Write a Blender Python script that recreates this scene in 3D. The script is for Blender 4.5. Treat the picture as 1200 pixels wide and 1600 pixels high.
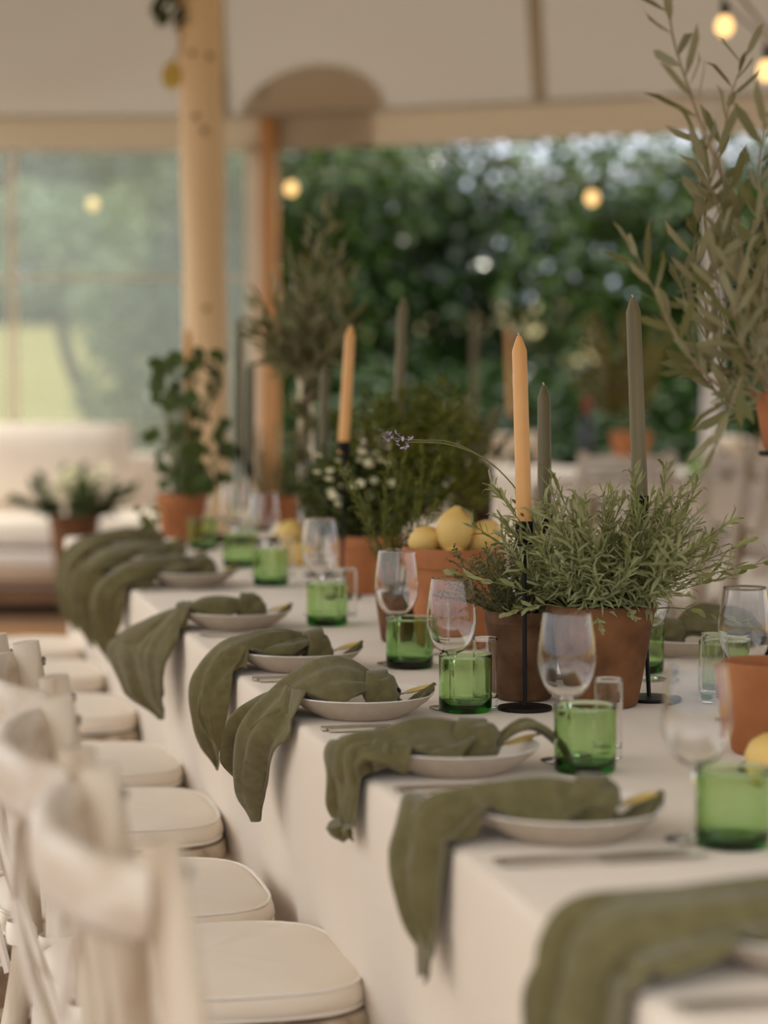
import bpy, math, random
from mathutils import Vector, Matrix
R = math.radians
PI = math.pi
for o in list(bpy.data.objects): bpy.data.objects.remove(o)
sc = bpy.context.scene
col = sc.collection

# ------------------------------------------------------------------ camera
CAM = Vector((-0.67, 0.0, 1.28))
YAW, PITCH, FPX = R(12.8), math.atan(250 / 3778), 3778.0
cd = bpy.data.cameras.new('camera'); co = bpy.data.objects.new('camera', cd); col.objects.link(co)
co.location = CAM; co.rotation_euler = (PI / 2 - PITCH, 0, -YAW)
cd.sensor_fit = 'VERTICAL'; cd.sensor_height = 36.0; cd.lens = FPX / 1600 * 36.0
cd.dof.use_dof = True; cd.dof.focus_distance = 3.62; cd.dof.aperture_fstop = 2.5
cd.clip_end = 300
sc.camera = co

# ------------------------------------------------------------------ world, sun, exposure
w = bpy.data.worlds.new('overcast'); sc.world = w; w.use_nodes = True
nt = w.node_tree; nt.nodes.clear()
wo = nt.nodes.new('ShaderNodeOutputWorld'); bg = nt.nodes.new('ShaderNodeBackground')
tc = nt.nodes.new('ShaderNodeTexCoord'); sx = nt.nodes.new('ShaderNodeSeparateXYZ')
rp = nt.nodes.new('ShaderNodeValToRGB')
rp.color_ramp.elements[0].position = 0.0; rp.color_ramp.elements[0].color = (0.19, 0.215, 0.26, 1)
rp.color_ramp.elements[1].position = 1.0; rp.color_ramp.elements[1].color = (1.0, 0.945, 0.85, 1)
nt.links.new(tc.outputs['Generated'], sx.inputs[0]); nt.links.new(sx.outputs['Z'], rp.inputs[0])
nt.links.new(rp.outputs[0], bg.inputs['Color']); nt.links.new(bg.outputs[0], wo.inputs[0])
bg.inputs['Strength'].default_value = 2.6
sl = bpy.data.lights.new('sun', 'SUN'); sl.energy = 1.1; sl.angle = R(8); sl.color = (1.0, 0.93, 0.8)
so = bpy.data.objects.new('sun', sl); col.objects.link(so); so.rotation_euler = (R(-38), 0, R(-25))
vs = sc.view_settings
vs.view_transform = 'Standard'; vs.look = 'None'; vs.gamma = 1.0; vs.use_curve_mapping = False
vs.exposure = 0.92
cy = sc.cycles
cy.max_bounces = 14; cy.transmission_bounces = 12; cy.transparent_max_bounces = 16; cy.diffuse_bounces = 5; cy.glossy_bounces = 6
cy.sample_clamp_indirect = 6.0; cy.use_denoising = True

# ------------------------------------------------------------------ coordinates
_cy, _sy, _cp, _sp = math.cos(YAW), math.sin(YAW), math.cos(PITCH), math.sin(PITCH)
RIGHT = Vector((_cy, -_sy, 0)); FWD = Vector((_sy, _cy, 0))
def ray(px, py):
    u, v = (px - 600) / FPX, -(py - 800) / FPX
    f = FWD * _cp + Vector((0, 0, -_sp)); up = FWD * _sp + Vector((0, 0, _cp))
    return f + RIGHT * u + up * v
def at(px, py, d): return CAM + ray(px, py) * d
def on(px, py, h=0.75):
    r = ray(px, py); return CAM + r * ((h - CAM.z) / r.z)
def fr(l, d, z=0.0): p = CAM + RIGHT * l + FWD * d; return Vector((p.x, p.y, z))
TZ = 0.75

# ------------------------------------------------------------------ materials
def nodes(name):
    m = bpy.data.materials.new(name); m.use_nodes = True
    return m, m.node_tree, m.node_tree.nodes['Principled BSDF']
def mat(name, c1, c2=None, rough=0.6, scale=20, stretch=(1, 1, 1), bump=0.0, bscale=None, spec=0.5, metal=0.0, detail=4, sheen=0, sub=0, trans=0, ior=1.45, lo=.35, hi=.65, coords='Object', emit=None, coat=0):
    m, t, b = nodes(name)
    b.inputs['Base Color'].default_value = (*c1, 1); b.inputs['Roughness'].default_value = rough
    b.inputs['Metallic'].default_value = metal; b.inputs['Specular IOR Level'].default_value = spec
    b.inputs['Transmission Weight'].default_value = trans; b.inputs['IOR'].default_value = ior
    if coat: b.inputs['Coat Weight'].default_value = coat
    if sheen: b.inputs['Sheen Weight'].default_value = sheen
    if sub:
        b.inputs['Subsurface Weight'].default_value = sub; b.inputs['Subsurface Radius'].default_value = (.01, .006, .003)
    if emit: b.inputs['Emission Color'].default_value = (*emit[0], 1); b.inputs['Emission Strength'].default_value = emit[1]
    if c2 or bump:
        c = t.nodes.new('ShaderNodeTexCoord'); mp = t.nodes.new('ShaderNodeMapping'); mp.inputs['Scale'].default_value = stretch
        t.links.new(c.outputs[coords], mp.inputs[0])
        if c2:
            n = t.nodes.new('ShaderNodeTexNoise'); n.inputs['Scale'].default_value = scale; n.inputs['Detail'].default_value = detail
            r = t.nodes.new('ShaderNodeValToRGB'); e = r.color_ramp.elements
            e[0].position, e[1].position = lo, hi; e[0].color = (*c1, 1); e[1].color = (*c2, 1)
            t.links.new(mp.outputs[0], n.inputs['Vector']); t.links.new(n.outputs[0], r.inputs[0]); t.links.new(r.outputs[0], b.inputs['Base Color'])
        if bump:
            n2 = t.nodes.new('ShaderNodeTexNoise'); n2.inputs['Scale'].default_value = bscale or scale; n2.inputs['Detail'].default_value = 6
            bp = t.nodes.new('ShaderNodeBump'); bp.inputs['Strength'].default_value = bump; bp.inputs['Distance'].default_value = .004
            t.links.new(mp.outputs[0], n2.inputs['Vector']); t.links.new(n2.outputs[0], bp.inputs['Height']); t.links.new(bp.outputs[0], b.inputs['Normal'])
    return m
def leafmat(name, a, b2, rough=.4, spec=.5, back=None, tr=.25, coat=0):
    m, t, b = nodes(name)
    g = t.nodes.new('ShaderNodeNewGeometry'); r = t.nodes.new('ShaderNodeValToRGB')
    r.color_ramp.elements[0].color = (*a, 1); r.color_ramp.elements[1].color = (*b2, 1)
    t.links.new(g.outputs['Random Per Island'], r.inputs[0])
    src = r.outputs[0]
    if back:
        mx = t.nodes.new('ShaderNodeMix'); mx.data_type = 'RGBA'; mx.inputs[7].default_value = (*back, 1)
        t.links.new(g.outputs['Backfacing'], mx.inputs[0]); t.links.new(src, mx.inputs[6]); src = mx.outputs[2]
    t.links.new(src, b.inputs['Base Color'])
    b.inputs['Roughness'].default_value = rough; b.inputs['Specular IOR Level'].default_value = spec
    if coat: b.inputs['Coat Weight'].default_value = coat; b.inputs['Coat Roughness'].default_value = .07
    tl = t.nodes.new('ShaderNodeBsdfTranslucent'); t.links.new(src, tl.inputs[0])
    ms = t.nodes.new('ShaderNodeMixShader'); ms.inputs[0].default_value = tr
    t.links.new(b.outputs[0], ms.inputs[1]); t.links.new(tl.outputs[0], ms.inputs[2])
    t.links.new(ms.outputs[0], t.nodes['Material Output'].inputs[0])
    return m
M = {}
M['cloth'] = mat('table_linen', (.80, .70, .585), (.77, .67, .555), .85, 3, bump=.15, bscale=260, spec=.2, sheen=.2)
M['napkin'] = mat('olive_linen', (.118, .100, .040), (.150, .130, .056), .9, 60, stretch=(1, 1, 1), bump=.35, bscale=420, spec=.15, sheen=.25)
M['wood'] = mat('limewashed_wood', (.29, .19, .105), (.60, .505, .39), .55, 18, stretch=(1, 1, .18), bump=.25, bscale=40, lo=.32, hi=.56)
M['wash'] = mat('whitewashed_rail', (.38, .275, .175), (.65, .57, .48), .5, 9, stretch=(1, .5, 1.6), bump=.2, bscale=40, lo=.28, hi=.5)
M['cushion'] = mat('cream_cotton', (.83, .735, .62), (.80, .71, .59), .9, 8, bump=.12, bscale=300, spec=.15, sheen=.2)
M['piping'] = mat('cream_piping', (.84, .79, .71), rough=.85)
M['bolt'] = mat('steel_bolt', (.30, .28, .25), rough=.4, metal=1)
M['stone'] = mat('stoneware_outside', (.50, .43, .35), (.45, .385, .31), .6, 60, bump=.1, bscale=120)
M['glaze'] = mat('white_glaze', (.80, .75, .68), rough=.22)
M['silver'] = mat('silver_steel', (.72, .70, .66), rough=.22, metal=1)
M['gold'] = mat('lemon_gold', (.62, .42, .10), (.70, .52, .16), .45, 40)
M['glass'] = mat('clear_glass', (.97, .97, .96), rough=0.0, trans=1, ior=1.45)
M['terra'] = mat('terracotta', (.35, .118, .038), (.43, .165, .060), .8, 14, bump=.15, bscale=90)
M['aged'] = mat('aged_terracotta', (.095, .036, .010), (.20, .084, .028), .85, 16, bump=.3, bscale=70, detail=8)
M['aged2'] = mat('limed_terracotta', (.075, .030, .010), (.155, .080, .036), .9, 22, bump=.4, bscale=80, detail=8)
M['maroon'] = mat('dark_maroon_clay', (.035, .013, .008), (.05, .02, .012), .8, 20, spec=.2)
M['soil'] = mat('potting_soil', (.018, .012, .008), (.045, .03, .02), 1, 120, bump=1, bscale=120)
M['orange'] = mat('peach_wax', (.72, .375, .125), (.76, .42, .15), .45, 20, sub=.2)
M['olive'] = mat('olive_wax', (.105, .082, .030), (.135, .108, .044), .5, 60, stretch=(1, 1, .05))
M['sage'] = mat('sage_grey_wax', (.145, .120, .062), (.20, .168, .092), .55, 90, stretch=(1, 1, .04), bump=.3, bscale=90, spec=.3)
M['wick'] = mat('cotton_wick', (.6, .5, .38), rough=.9)
M['iron'] = mat('black_iron', (.008, .007, .007), rough=.5, spec=.2)
M['lemon'] = mat('lemon_skin', (.72, .47, .13), (.76, .53, .17), .5, 6, bump=.25, bscale=160, sub=.1)
M['pine'] = mat('pine_pole', (.74, .51, .27), (.82, .61, .36), .6, 7, stretch=(1, 1, .12), bump=.1, bscale=30)
M['pine2'] = mat('stained_pine', (.42, .20, .07), (.50, .26, .10), .6, 7, stretch=(1, 1, .12))
M['knot'] = mat('pine_knot', (.28, .15, .06), rough=.7)
M['deck'] = mat('brown_floor', (.11, .052, .020), (.16, .08, .034), .7, 5, stretch=(.4, 4, 1))
M['brownwood'] = mat('brown_stained_wood', (.13, .058, .020), (.20, .095, .036), .6, 6, stretch=(.5, 4, 4))
M['rope'] = mat('woven_rope', (.50, .42, .33), (.60, .52, .42), .9, 40, bump=.4, bscale=60)
M['sofa'] = mat('sofa_fabric', (.62, .54, .47), (.66, .58, .51), .9, 6, bump=.1, bscale=200)
M['white'] = mat('white_paint', (.72, .70, .68), rough=.5)
M['cable'] = mat('festoon_cable', (.25, .20, .13), rough=.7)
M['bulb'] = mat('warm_bulb', (1, .75, .4), rough=.3, emit=((1.0, .60, .22), .85))
M['lawn'] = mat('mown_lawn', (.17, .14, .042), (.21, .175, .056), .9, .35, detail=8)
M['bark'] = mat('grey_bark', (.085, .08, .07), (.14, .13, .11), .9, 20, stretch=(1, 1, .3), bump=.4)
M['stem'] = mat('olive_stem', (.30, .24, .14), (.22, .17, .09), .8, 60)
M['greenstem'] = mat('green_stem', (.16, .17, .06), rough=.7)
M['lav_leaf'] = leafmat('lavender_leaf', (.19, .21, .05), (.40, .41, .155), .6, .3, back=(.31, .32, .15))
M['olive_leaf'] = leafmat('olive_tree_leaf', (.105, .110, .030), (.20, .19, .070), .5, .4, back=(.27, .25, .13))
M['thyme'] = leafmat('thyme_leaf', (.10, .095, .035), (.19, .17, .07), .6, .3)
M['herb'] = leafmat('fine_herb_leaf', (.050, .070, .016), (.13, .145, .042), .5, .3)
M['ferny'] = leafmat('feathery_leaf', (.085, .105, .010), (.19, .195, .028), .55, .3)
M['geran'] = leafmat('geranium_leaf', (.045, .075, .012), (.095, .13, .025), .5, .3)
M['ivy'] = leafmat('ivy_leaf', (.02, .035, .008), (.07, .09, .02), .4, .4)
M['hedge'] = leafmat('glossy_hedge_leaf', (.003, .015, .0012), (.026, .066, .006), .4, .2, tr=.2, coat=.45)
M['hedge2'] = leafmat('bright_hedge_leaf', (.008, .028, .002), (.055, .108, .011), .4, .2, tr=.3, coat=.45)
M['pale'] = leafmat('pale_willow_leaf', (.13, .18, .09), (.26, .31, .18), .5, .4)
M['amber'] = leafmat('amber_leaf', (.14, .12, .02), (.20, .15, .03), .5, .4)
M['flower'] = mat('cream_petal', (.78, .76, .50), (.72, .66, .40), .8, 30)
M['violet'] = mat('lavender_petal', (.42, .33, .52), (.52, .42, .58), .8, 200)
M['yellowleaf'] = mat('yellow_leaf', (.62, .43, .08), (.55, .35, .06), .6, 20)
M['dark'] = mat('dark_bottle_glass', (.012, .014, .008), rough=.1)
M['red'] = mat('red_foil', (.30, .02, .012), rough=.4)
M['slate'] = mat('place_ink', (.10, .09, .07), rough=.6)
def absorb(name, colr, dens):
    m = mat(name, (1, 1, 1), None, 0.0, 20, trans=1, ior=1.48, bump=.10, bscale=26)
    t = m.node_tree; v = t.nodes.new('ShaderNodeVolumeAbsorption'); v.inputs[0].default_value = (*colr, 1); v.inputs[1].default_value = dens
    t.links.new(v.outputs[0], t.nodes['Material Output'].inputs['Volume']); return m
M['green'] = absorb('green_bubble_glass', (.46, .80, .15), 225)
M['deepgreen'] = absorb('deep_green_glass', (.28, .70, .05), 260)
def cloth_through(name, c, k):
    m, t, b = nodes(name); b.inputs['Base Color'].default_value = (*c, 1); b.inputs['Roughness'].default_value = .9; b.inputs['Specular IOR Level'].default_value = .1
    tl = t.nodes.new('ShaderNodeBsdfTranslucent'); tl.inputs[0].default_value = (*[x * .8 for x in c], 1); ms = t.nodes.new('ShaderNodeMixShader'); ms.inputs[0].default_value = k
    t.links.new(b.outputs[0], ms.inputs[1]); t.links.new(tl.outputs[0], ms.inputs[2]); t.links.new(ms.outputs[0], t.nodes['Material Output'].inputs[0]); return m
def canvas():
    m, t, b = nodes('sailcloth')
    b.inputs['Base Color'].default_value = (.435, .395, .345, 1); b.inputs['Roughness'].default_value = .9; b.inputs['Specular IOR Level'].default_value = .1
    tl = t.nodes.new('ShaderNodeBsdfTranslucent'); tl.inputs[0].default_value = (.14, .124, .105, 1)
    n = t.nodes.new('ShaderNodeTexNoise'); n.inputs['Scale'].default_value = .7; c = t.nodes.new('ShaderNodeTexCoord')
    t.links.new(c.outputs['Object'], n.inputs[0])
    mr = t.nodes.new('ShaderNodeMapRange'); mr.inputs[3].default_value = .36; mr.inputs[4].default_value = .46
    t.links.new(n.outputs[0], mr.inputs[0])
    ms = t.nodes.new('ShaderNodeMixShader'); t.links.new(mr.outputs[0], ms.inputs[0])
    t.links.new(b.outputs[0], ms.inputs[1]); t.links.new(tl.outputs[0], ms.inputs[2]); t.links.new(ms.outputs[0], t.nodes['Material Output'].inputs[0])
    return m
M['canvas'] = canvas()
M['valance'] = cloth_through('doubled_sailcloth', (.70, .62, .52), .48)
M['seam'] = cloth_through('sailcloth_seam', (.405, .367, .318), .04)
def pvc():
    m, t, b = nodes('hazy_clear_plastic')
    b.inputs['Base Color'].default_value = (.75, .76, .72, 1); b.inputs['Roughness'].default_value = .5
    tr = t.nodes.new('ShaderNodeBsdfTransparent'); tr.inputs[0].default_value = (.78, .82, .78, 1)
    tl = t.nodes.new('ShaderNodeBsdfTranslucent'); tl.inputs[0].default_value = (.85, .87, .80, 1)
    gl = t.nodes.new('ShaderNodeBsdfGlossy'); gl.inputs[1].default_value = .15; gl.inputs[0].default_value = (.8, .8, .8, 1)
    a = t.nodes.new('ShaderNodeMixShader'); a.inputs[0].default_value = .07
    t.links.new(tr.outputs[0], a.inputs[1]); t.links.new(tl.outputs[0], a.inputs[2])
    g = t.nodes.new('ShaderNodeMixShader'); g.inputs[0].default_value = .06
    t.links.new(a.outputs[0], g.inputs[1]); t.links.new(gl.outputs[0], g.inputs[2])
    t.links.new(g.outputs[0], t.nodes['Material Output'].inputs[0])
    return m
M['pvc'] = pvc()

# ------------------------------------------------------------------ mesh helpers
class MB:
    def __init__(s): s.v, s.f, s.m = [], [], []
    def add(s, vs, fs, mi=0):
        n = len(s.v); s.v += [tuple(v) for v in vs]; s.f += [tuple(i + n for i in f) for f in fs]; s.m += [mi] * len(fs)
    def lathe(s, prof, seg=32, c=(0, 0, 0), closed=False, mi=0, rip=None, dense=0):
        if dense:   # subdivide long profile edges so that smooth shading stays true to the curve
            q = []
            for (a, b), (c2, d) in zip(prof, prof[1:]):
                n = max(1, int(math.hypot(c2 - a, d - b) / dense)); q += [(a + (c2 - a) * i / n, b + (d - b) * i / n) for i in range(n)]
            prof = q + [prof[-1]]
        vs, fs = [], []
        for k, (r, z) in enumerate(prof):
            for i in range(seg):
                a = 2 * PI * i / seg; q = r * (1 + (rip(a, z) if rip else 0))
                vs.append((c[0] + q * math.cos(a), c[1] + q * math.sin(a), c[2] + z))
        K = len(prof)
        for k in range(K - 1 + (1 if closed else 0)):
            k2 = (k + 1) % K
            for i in range(seg):
                j = (i + 1) % seg; fs.append((k * seg + i, k * seg + j, k2 * seg + j, k2 * seg + i))
        s.add(vs, fs, mi); return s
    def tube(s, pts, rad, seg=8, flat=None, mi=0, cap=True, sq=.55):
        pts = [Vector(p) for p in pts]; n = len(pts)
        if not isinstance(rad, (list, tuple)): rad = [rad] * n
        t0 = (pts[1] - pts[0]).normalized(); ref = Vector((0, 0, 1)) if abs(t0.z) < .9 else Vector((1, 0, 0))
        if flat is not None: ref = Vector(flat[0])
        vs, fs = [], []
        for i, p in enumerate(pts):
            t = (pts[min(i + 1, n - 1)] - pts[max(i - 1, 0)]).normalized()
            a = (ref - t * ref.dot(t)).normalized(); b = t.cross(a); 
            if flat is None: ref = a
            sa, sb = (rad[i], rad[i]) if flat is None else (flat[1], flat[2])
            if flat is not None: sa *= rad[i]; sb *= rad[i]
            for k in range(seg):
                an = 2 * PI * (k + .5) / seg; ca, sn = math.cos(an), math.sin(an)
                if flat is not None:
                    ca = math.copysign(abs(ca) ** sq, ca); sn = math.copysign(abs(sn) ** sq, sn)
                vs.append(p + a * (ca * sa) + b * (sn * sb))
        for i in range(n - 1):
            for k in range(seg):
                j = (k + 1) % seg; fs.append((i * seg + k, i * seg + j, (i + 1) * seg + j, (i + 1) * seg + k))
        if cap: fs.append(tuple(reversed(range(seg)))); fs.append(tuple(range((n - 1) * seg, n * seg)))
        s.add(vs, fs, mi); return s
    def box(s, c, d, mi=0, rz=0):
        c = Vector(c); q = Matrix.Rotation(rz, 3, 'Z'); vs = []
        for x in (-.5, .5):
            for y in (-.5, .5):
                for z in (-.5, .5): vs.append(c + q @ Vector((x * d[0], y * d[1], z * d[2])))
        s.add(vs, [(0, 1, 3, 2), (4, 6, 7, 5), (0, 4, 5, 1), (2, 3, 7, 6), (0, 2, 6, 4), (1, 5, 7, 3)], mi); return s
    def grid(s, P, mi=0, wrap=False):
        r, c = len(P), len(P[0]); vs = [p for row in P for p in row]; fs = []
        for i in range(r - 1):
            for j in range(c - (0 if wrap else 1)):
                k = (j + 1) % c; fs.append((i * c + j, i * c + k, (i + 1) * c + k, (i + 1) * c + j))
        s.add(vs, fs, mi); return s
    def leaf(s, p, d, n, L, W, curl=.1, mi=0, shape=.5):
        p, d = Vector(p), Vector(d).normalized(); n = Vector(n); n = (n - d * n.dot(d))
        if n.length < 1e-4: n = d.orthogonal()
        n.normalize(); b = d.cross(n); h = W / 2
        q = [p, p + d * (L * shape * .6) + b * (h * .8) - n * (curl * L * .1), p + d * (L * shape * .6) - b * (h * .8) - n * (curl * L * .1),
             p + d * (L * .72) + b * (h * .85) - n * (curl * L * .35), p + d * (L * .72) - b * (h * .85) - n * (curl * L * .35), p + d * L * (1 - curl * .2) - n * (curl * L)]
        s.add(q, [(0, 2, 1), (1, 2, 4, 3), (3, 4, 5)], mi); return s
    def build(s, name, m, parent=None, smooth=True, loc=None, sharp=R(50)):
        me = bpy.data.meshes.new(name); me.from_pydata(s.v, [], s.f)
        for x in (m if isinstance(m, list) else [m]): me.materials.append(x)
        if isinstance(m, list): me.polygons.foreach_set('material_index', s.m)
        me.polygons.foreach_set('use_smooth', [smooth] * len(me.polygons)); me.update()
        if smooth and sharp: me.set_sharp_from_angle(angle=sharp)
        o = bpy.data.objects.new(name, me); col.objects.link(o)
        if parent: o.parent = parent
        if loc is not None: o.location = loc
        return o
def tag(o, label=None, cat=None, group=None, kind=None):
    if label: o['label'] = label
    if cat: o['category'] = cat
    if group: o['group'] = group
    if kind: o['kind'] = kind
    return o
def empty(name, loc, label, cat, group=None, rz=0):
    o = bpy.data.objects.new(name, None); col.objects.link(o); o.location = loc; o.rotation_euler = (0, 0, rz); o.empty_display_size = .05
    return tag(o, label, cat, group)
def copy_tree(o, parent=None):
    c = o.copy(); col.objects.link(c)
    if parent: c.parent = parent
    for ch in list(o.children): copy_tree(ch, c)
    return c
def place(o, loc, label, rz=None, sc_=None, group=None):
    o.location = loc; o['label'] = label
    if rz is not None: o.rotation_euler.z = rz
    if sc_: o.scale = (sc_,) * 3
    if group: o['group'] = group
    return o
def bevel(o, wd, seg=2):
    b = o.modifiers.new('bevel', 'BEVEL'); b.width = wd; b.segments = seg; b.limit_method = 'ANGLE'; return o
def spline(pts, n):
    pts = [Vector(p) for p in pts]; P = [pts[0] * 2 - pts[1]] + pts + [pts[-1] * 2 - pts[-2]]; out = []
    m = len(pts) - 1
    for i in range(n + 1):
        u = i / n * m; k = min(int(u), m - 1); t = u - k; a, b, c, d = P[k:k + 4]
        out.append(.5 * ((2 * b) + (c - a) * t + (2 * a - 5 * b + 4 * c - d) * t * t + (3 * b - a - 3 * c + d) * t ** 3))
    return out
def lerp(tab, x):
    for (a, va), (b, vb) in zip(tab, tab[1:]):
        if x <= b:
            t = (x - a) / (b - a); t = t * t * (3 - 2 * t); return va + (vb - va) * t
    return tab[-1][1]
def lin(tab, x):
    for (a, va), (b, vb) in zip(tab, tab[1:]):
        if x <= b: return va + (vb - va) * (x - a) / (b - a)
    return tab[-1][1]
ORD = ['first', 'second', 'third', 'fourth', 'fifth', 'sixth', 'seventh', 'eighth', 'ninth', 'tenth']

# ================================================================== LARGE STRUCTURE
rnd = random.Random(3)
fl = MB(); fl.grid([[fr(-9, -7, 0), fr(11, -7, 0)], [fr(-9, 14, 0), fr(11, 14, 0)]])
tag(fl.build('floor', M['deck'], smooth=False), kind='structure')
# lawn, gently rising away from the tent
def lz(d): return -.03 if d < 16 else -.03 + (d - 16) * .046
P = []
for d in [-40, 0, 14, 16, 18, 20, 24, 30, 36, 44, 55, 80]: P.append([fr(l, d, lz(d)) for l in (-70, -30, -10, 0, 10, 30, 70)])
tag(MB().grid(P).build('ground', M['lawn']), kind='structure')
tag(MB().grid([[fr(l, d, lz(d) + .012) for l in (-.9, 3, 12)] for d in (16.5, 18, 20, 23, 30, 40)]).build('ground_bed', M['soil']), kind='structure')
# canvas roof: hip shape, eave follows two straight wall lines at the far end
EZ, EZT = 2.347, 2.536
def eave(l): return 13.0 if l < -.65 else 13.0 - (min(l, 1.4) + .65) * .52
LC, LW, DB = 2.9, 5.2, -0.3
def roofz(l, d):
    e = eave(l); m1 = (d - 4.5) / (e - 4.5) if d > 4.5 else (4.5 - d) / (4.5 + DB)
    m2 = abs(l - LC) / LW
    k = (max(m1, 0) ** 6 + m2 ** 6) ** (1 / 6)
    return EZT + 2.9 * (1 - min(k, 1)) * (1 - .18 * math.sin(PI * min(k, 1)))
P = []
for i in range(41):
    row = []
    for j in range(41):
        l = LC - LW + 2 * LW * j / 40; e = eave(l); d = -DB + (e + DB) * i / 40
        row.append(fr(l, d, roofz(l, d)))
    P.append(row)
roof = tag(MB().grid(P).build('ceiling', M['canvas']), kind='structure')
def seam(pts, wd, m='seam'):
    mb = MB(); rows = []
    for (l, d) in pts:
        z = roofz(l, d) - .006
        rows.append((l, d, z))
    L = []
    for k, (l, d, z) in enumerate(rows):
        a = rows[max(k - 1, 0)]; b = rows[min(k + 1, len(rows) - 1)]
        tx, ty = b[0] - a[0], b[1] - a[1]; q = math.hypot(tx, ty); nx, ny = -ty / q * wd / 2, tx / q * wd / 2
        L.append([fr(l + nx, d + ny, roofz(l + nx, d + ny) - .006), fr(l - nx, d - ny, roofz(l - nx, d - ny) - .006)])
    mb.grid(L); return mb.build('seam', M[m], roof)
for l0, l1 in ((-2.6, -1.4), (-.85, -.45), (.78, .05), (2.5, 1.3), (4.2, 2.2)):
    seam([(l0 + (l1 - l0) * k / 12, eave(l0) - .03 - (eave(l0) - 4.2) * k / 12) for k in range(13)], .07)
# reinforcing patch over the corner pole
pm = MB(); rows = []
for i in range(9):
    row = []
    for j in range(17):
        a = PI * j / 16; rr = .62 * i / 8; l = -.38 + rr * math.cos(a) * .62; d = eave(l) - .04 - rr * math.sin(a) * 1.0
        row.append(fr(l, d, roofz(l, d) - .008))
    rows.append(row)
pm.grid(rows).build('patch', M['seam'], roof)
def strip(ls, z0, z1, off=0, wav=.0, thick=.012):
    mb = MB(); A, B = [], []
    for l in ls:
        d = eave(l) + off + wav * math.sin(l * 9); A.append(fr(l, d, z1)); B.append(fr(l, d, z0))
    A2 = [p + FWD * thick for p in A]; B2 = [p + FWD * thick for p in B]
    mb.grid([A, B, B2, A2, A]); return mb
lsL = [LC - LW + .25 * i for i in range(10)] + [-.65]; lsR = [-.65] + [-.5 + .25 * i for i in range(36)]
tag(strip(lsL + lsR[1:], EZ, EZT + .01).build('trim_1', M['valance']), kind='structure')
tag(strip(lsL + lsR[1:], EZT - .015, EZT + .012, -.012).build('trim_2', M['seam']), kind='structure')
# clear window wall, three hazy panels left of the corner pole
for k, (a, b) in enumerate(((-2.28, -2.02), (-1.99, -.72))):
    wm = strip([a + (b - a) * i / 24 for i in range(25)], .03, EZ + .02, .10, .006, .003)
    wn = tag(wm.build('window_%d' % (k + 1), M['pvc']), kind='structure')
    f = MB()
    for l in (a, b): f.box(fr(l, eave(l) + .10, 1.19), (.02, .012, 2.3), rz=-YAW)
    f.build('frame', M['valance'], wn, smooth=False)
    MB().box(fr((a + b) / 2, 13.085, 1.68), (b - a, .008, .022), rz=-YAW).build('band', M['valance'], wn, smooth=False)
# canvas leg at the corner, beside the stained pole
cl = strip([-.74, -.70, -.66], .02, EZ + .03, -.04, .0, .02)
tag(cl.build('wall_corner', M['valance']), kind='structure')

# ================================================================== TENT POLES
def pole(px, d, r0, z1, m, label, name='tent_pole', lean=0, knots=()):
    b = at(px, 560, d); t = empty(name, (b.x, b.y, 0), label, 'pole')
    pts = [(lean * k / 20 * z1, 0, z1 * k / 20) for k in range(21)]
    MB().tube(pts, [r0 * (1 + .03 * math.sin(k * 1.7)) for k in range(21)], 24).build('shaft', m, t)
    MB().lathe([(0.001, .0), (r0 * 1.9, 0), (r0 * 1.9, .012), (r0 * 1.2, .02), (r0 * 1.15, .06), (.001, .06)], 24).build('foot_plate', M['iron'], t)
    for (a, z) in knots:
        c = Vector((lean * z + math.cos(a) * r0, math.sin(a) * r0, z))
        k = MB(); k.lathe([(.001, .004), (.010, .003), (.014, 0)], 10)
        o = k.build('wood_knot', M['knot'], t); o.location = c; o.rotation_euler = Vector((math.cos(a), math.sin(a), 0)).to_track_quat('Z', 'Y').to_euler()
    return t
vA = math.atan2(-FWD.y, -FWD.x)
kp = pole(331, 9.0, .081, roofz(-.65, 9.0) - .06, M['pine'], 'thick peeled pine tent pole rising behind the far end of the table', lean=-.016,
     knots=((vA - .3, 2.37), (vA + .5, 2.36), (vA + .1, 1.44), (vA - .2, 2.14), (vA + .2, 2.09)))
pole(421, 12.9, .050, EZT - .02, M['pine2'], 'slim orange-brown side pole at the corner of the clear tent wall')
wp = at(1110, 560, 11.55)
t = empty('side_pole', (wp.x, wp.y, 0), 'white side pole standing behind the tall olive branches on the right', 'pole')
MB().tube([(0, 0, 0), (.01, 0, 1.2), (0, 0, 2.46)], .045, 16).build('shaft', M['white'], t)
MB().box((0, 0, .015), (.16, .16, .03)).build('foot_plate', M['iron'], t, smooth=False)

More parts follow.
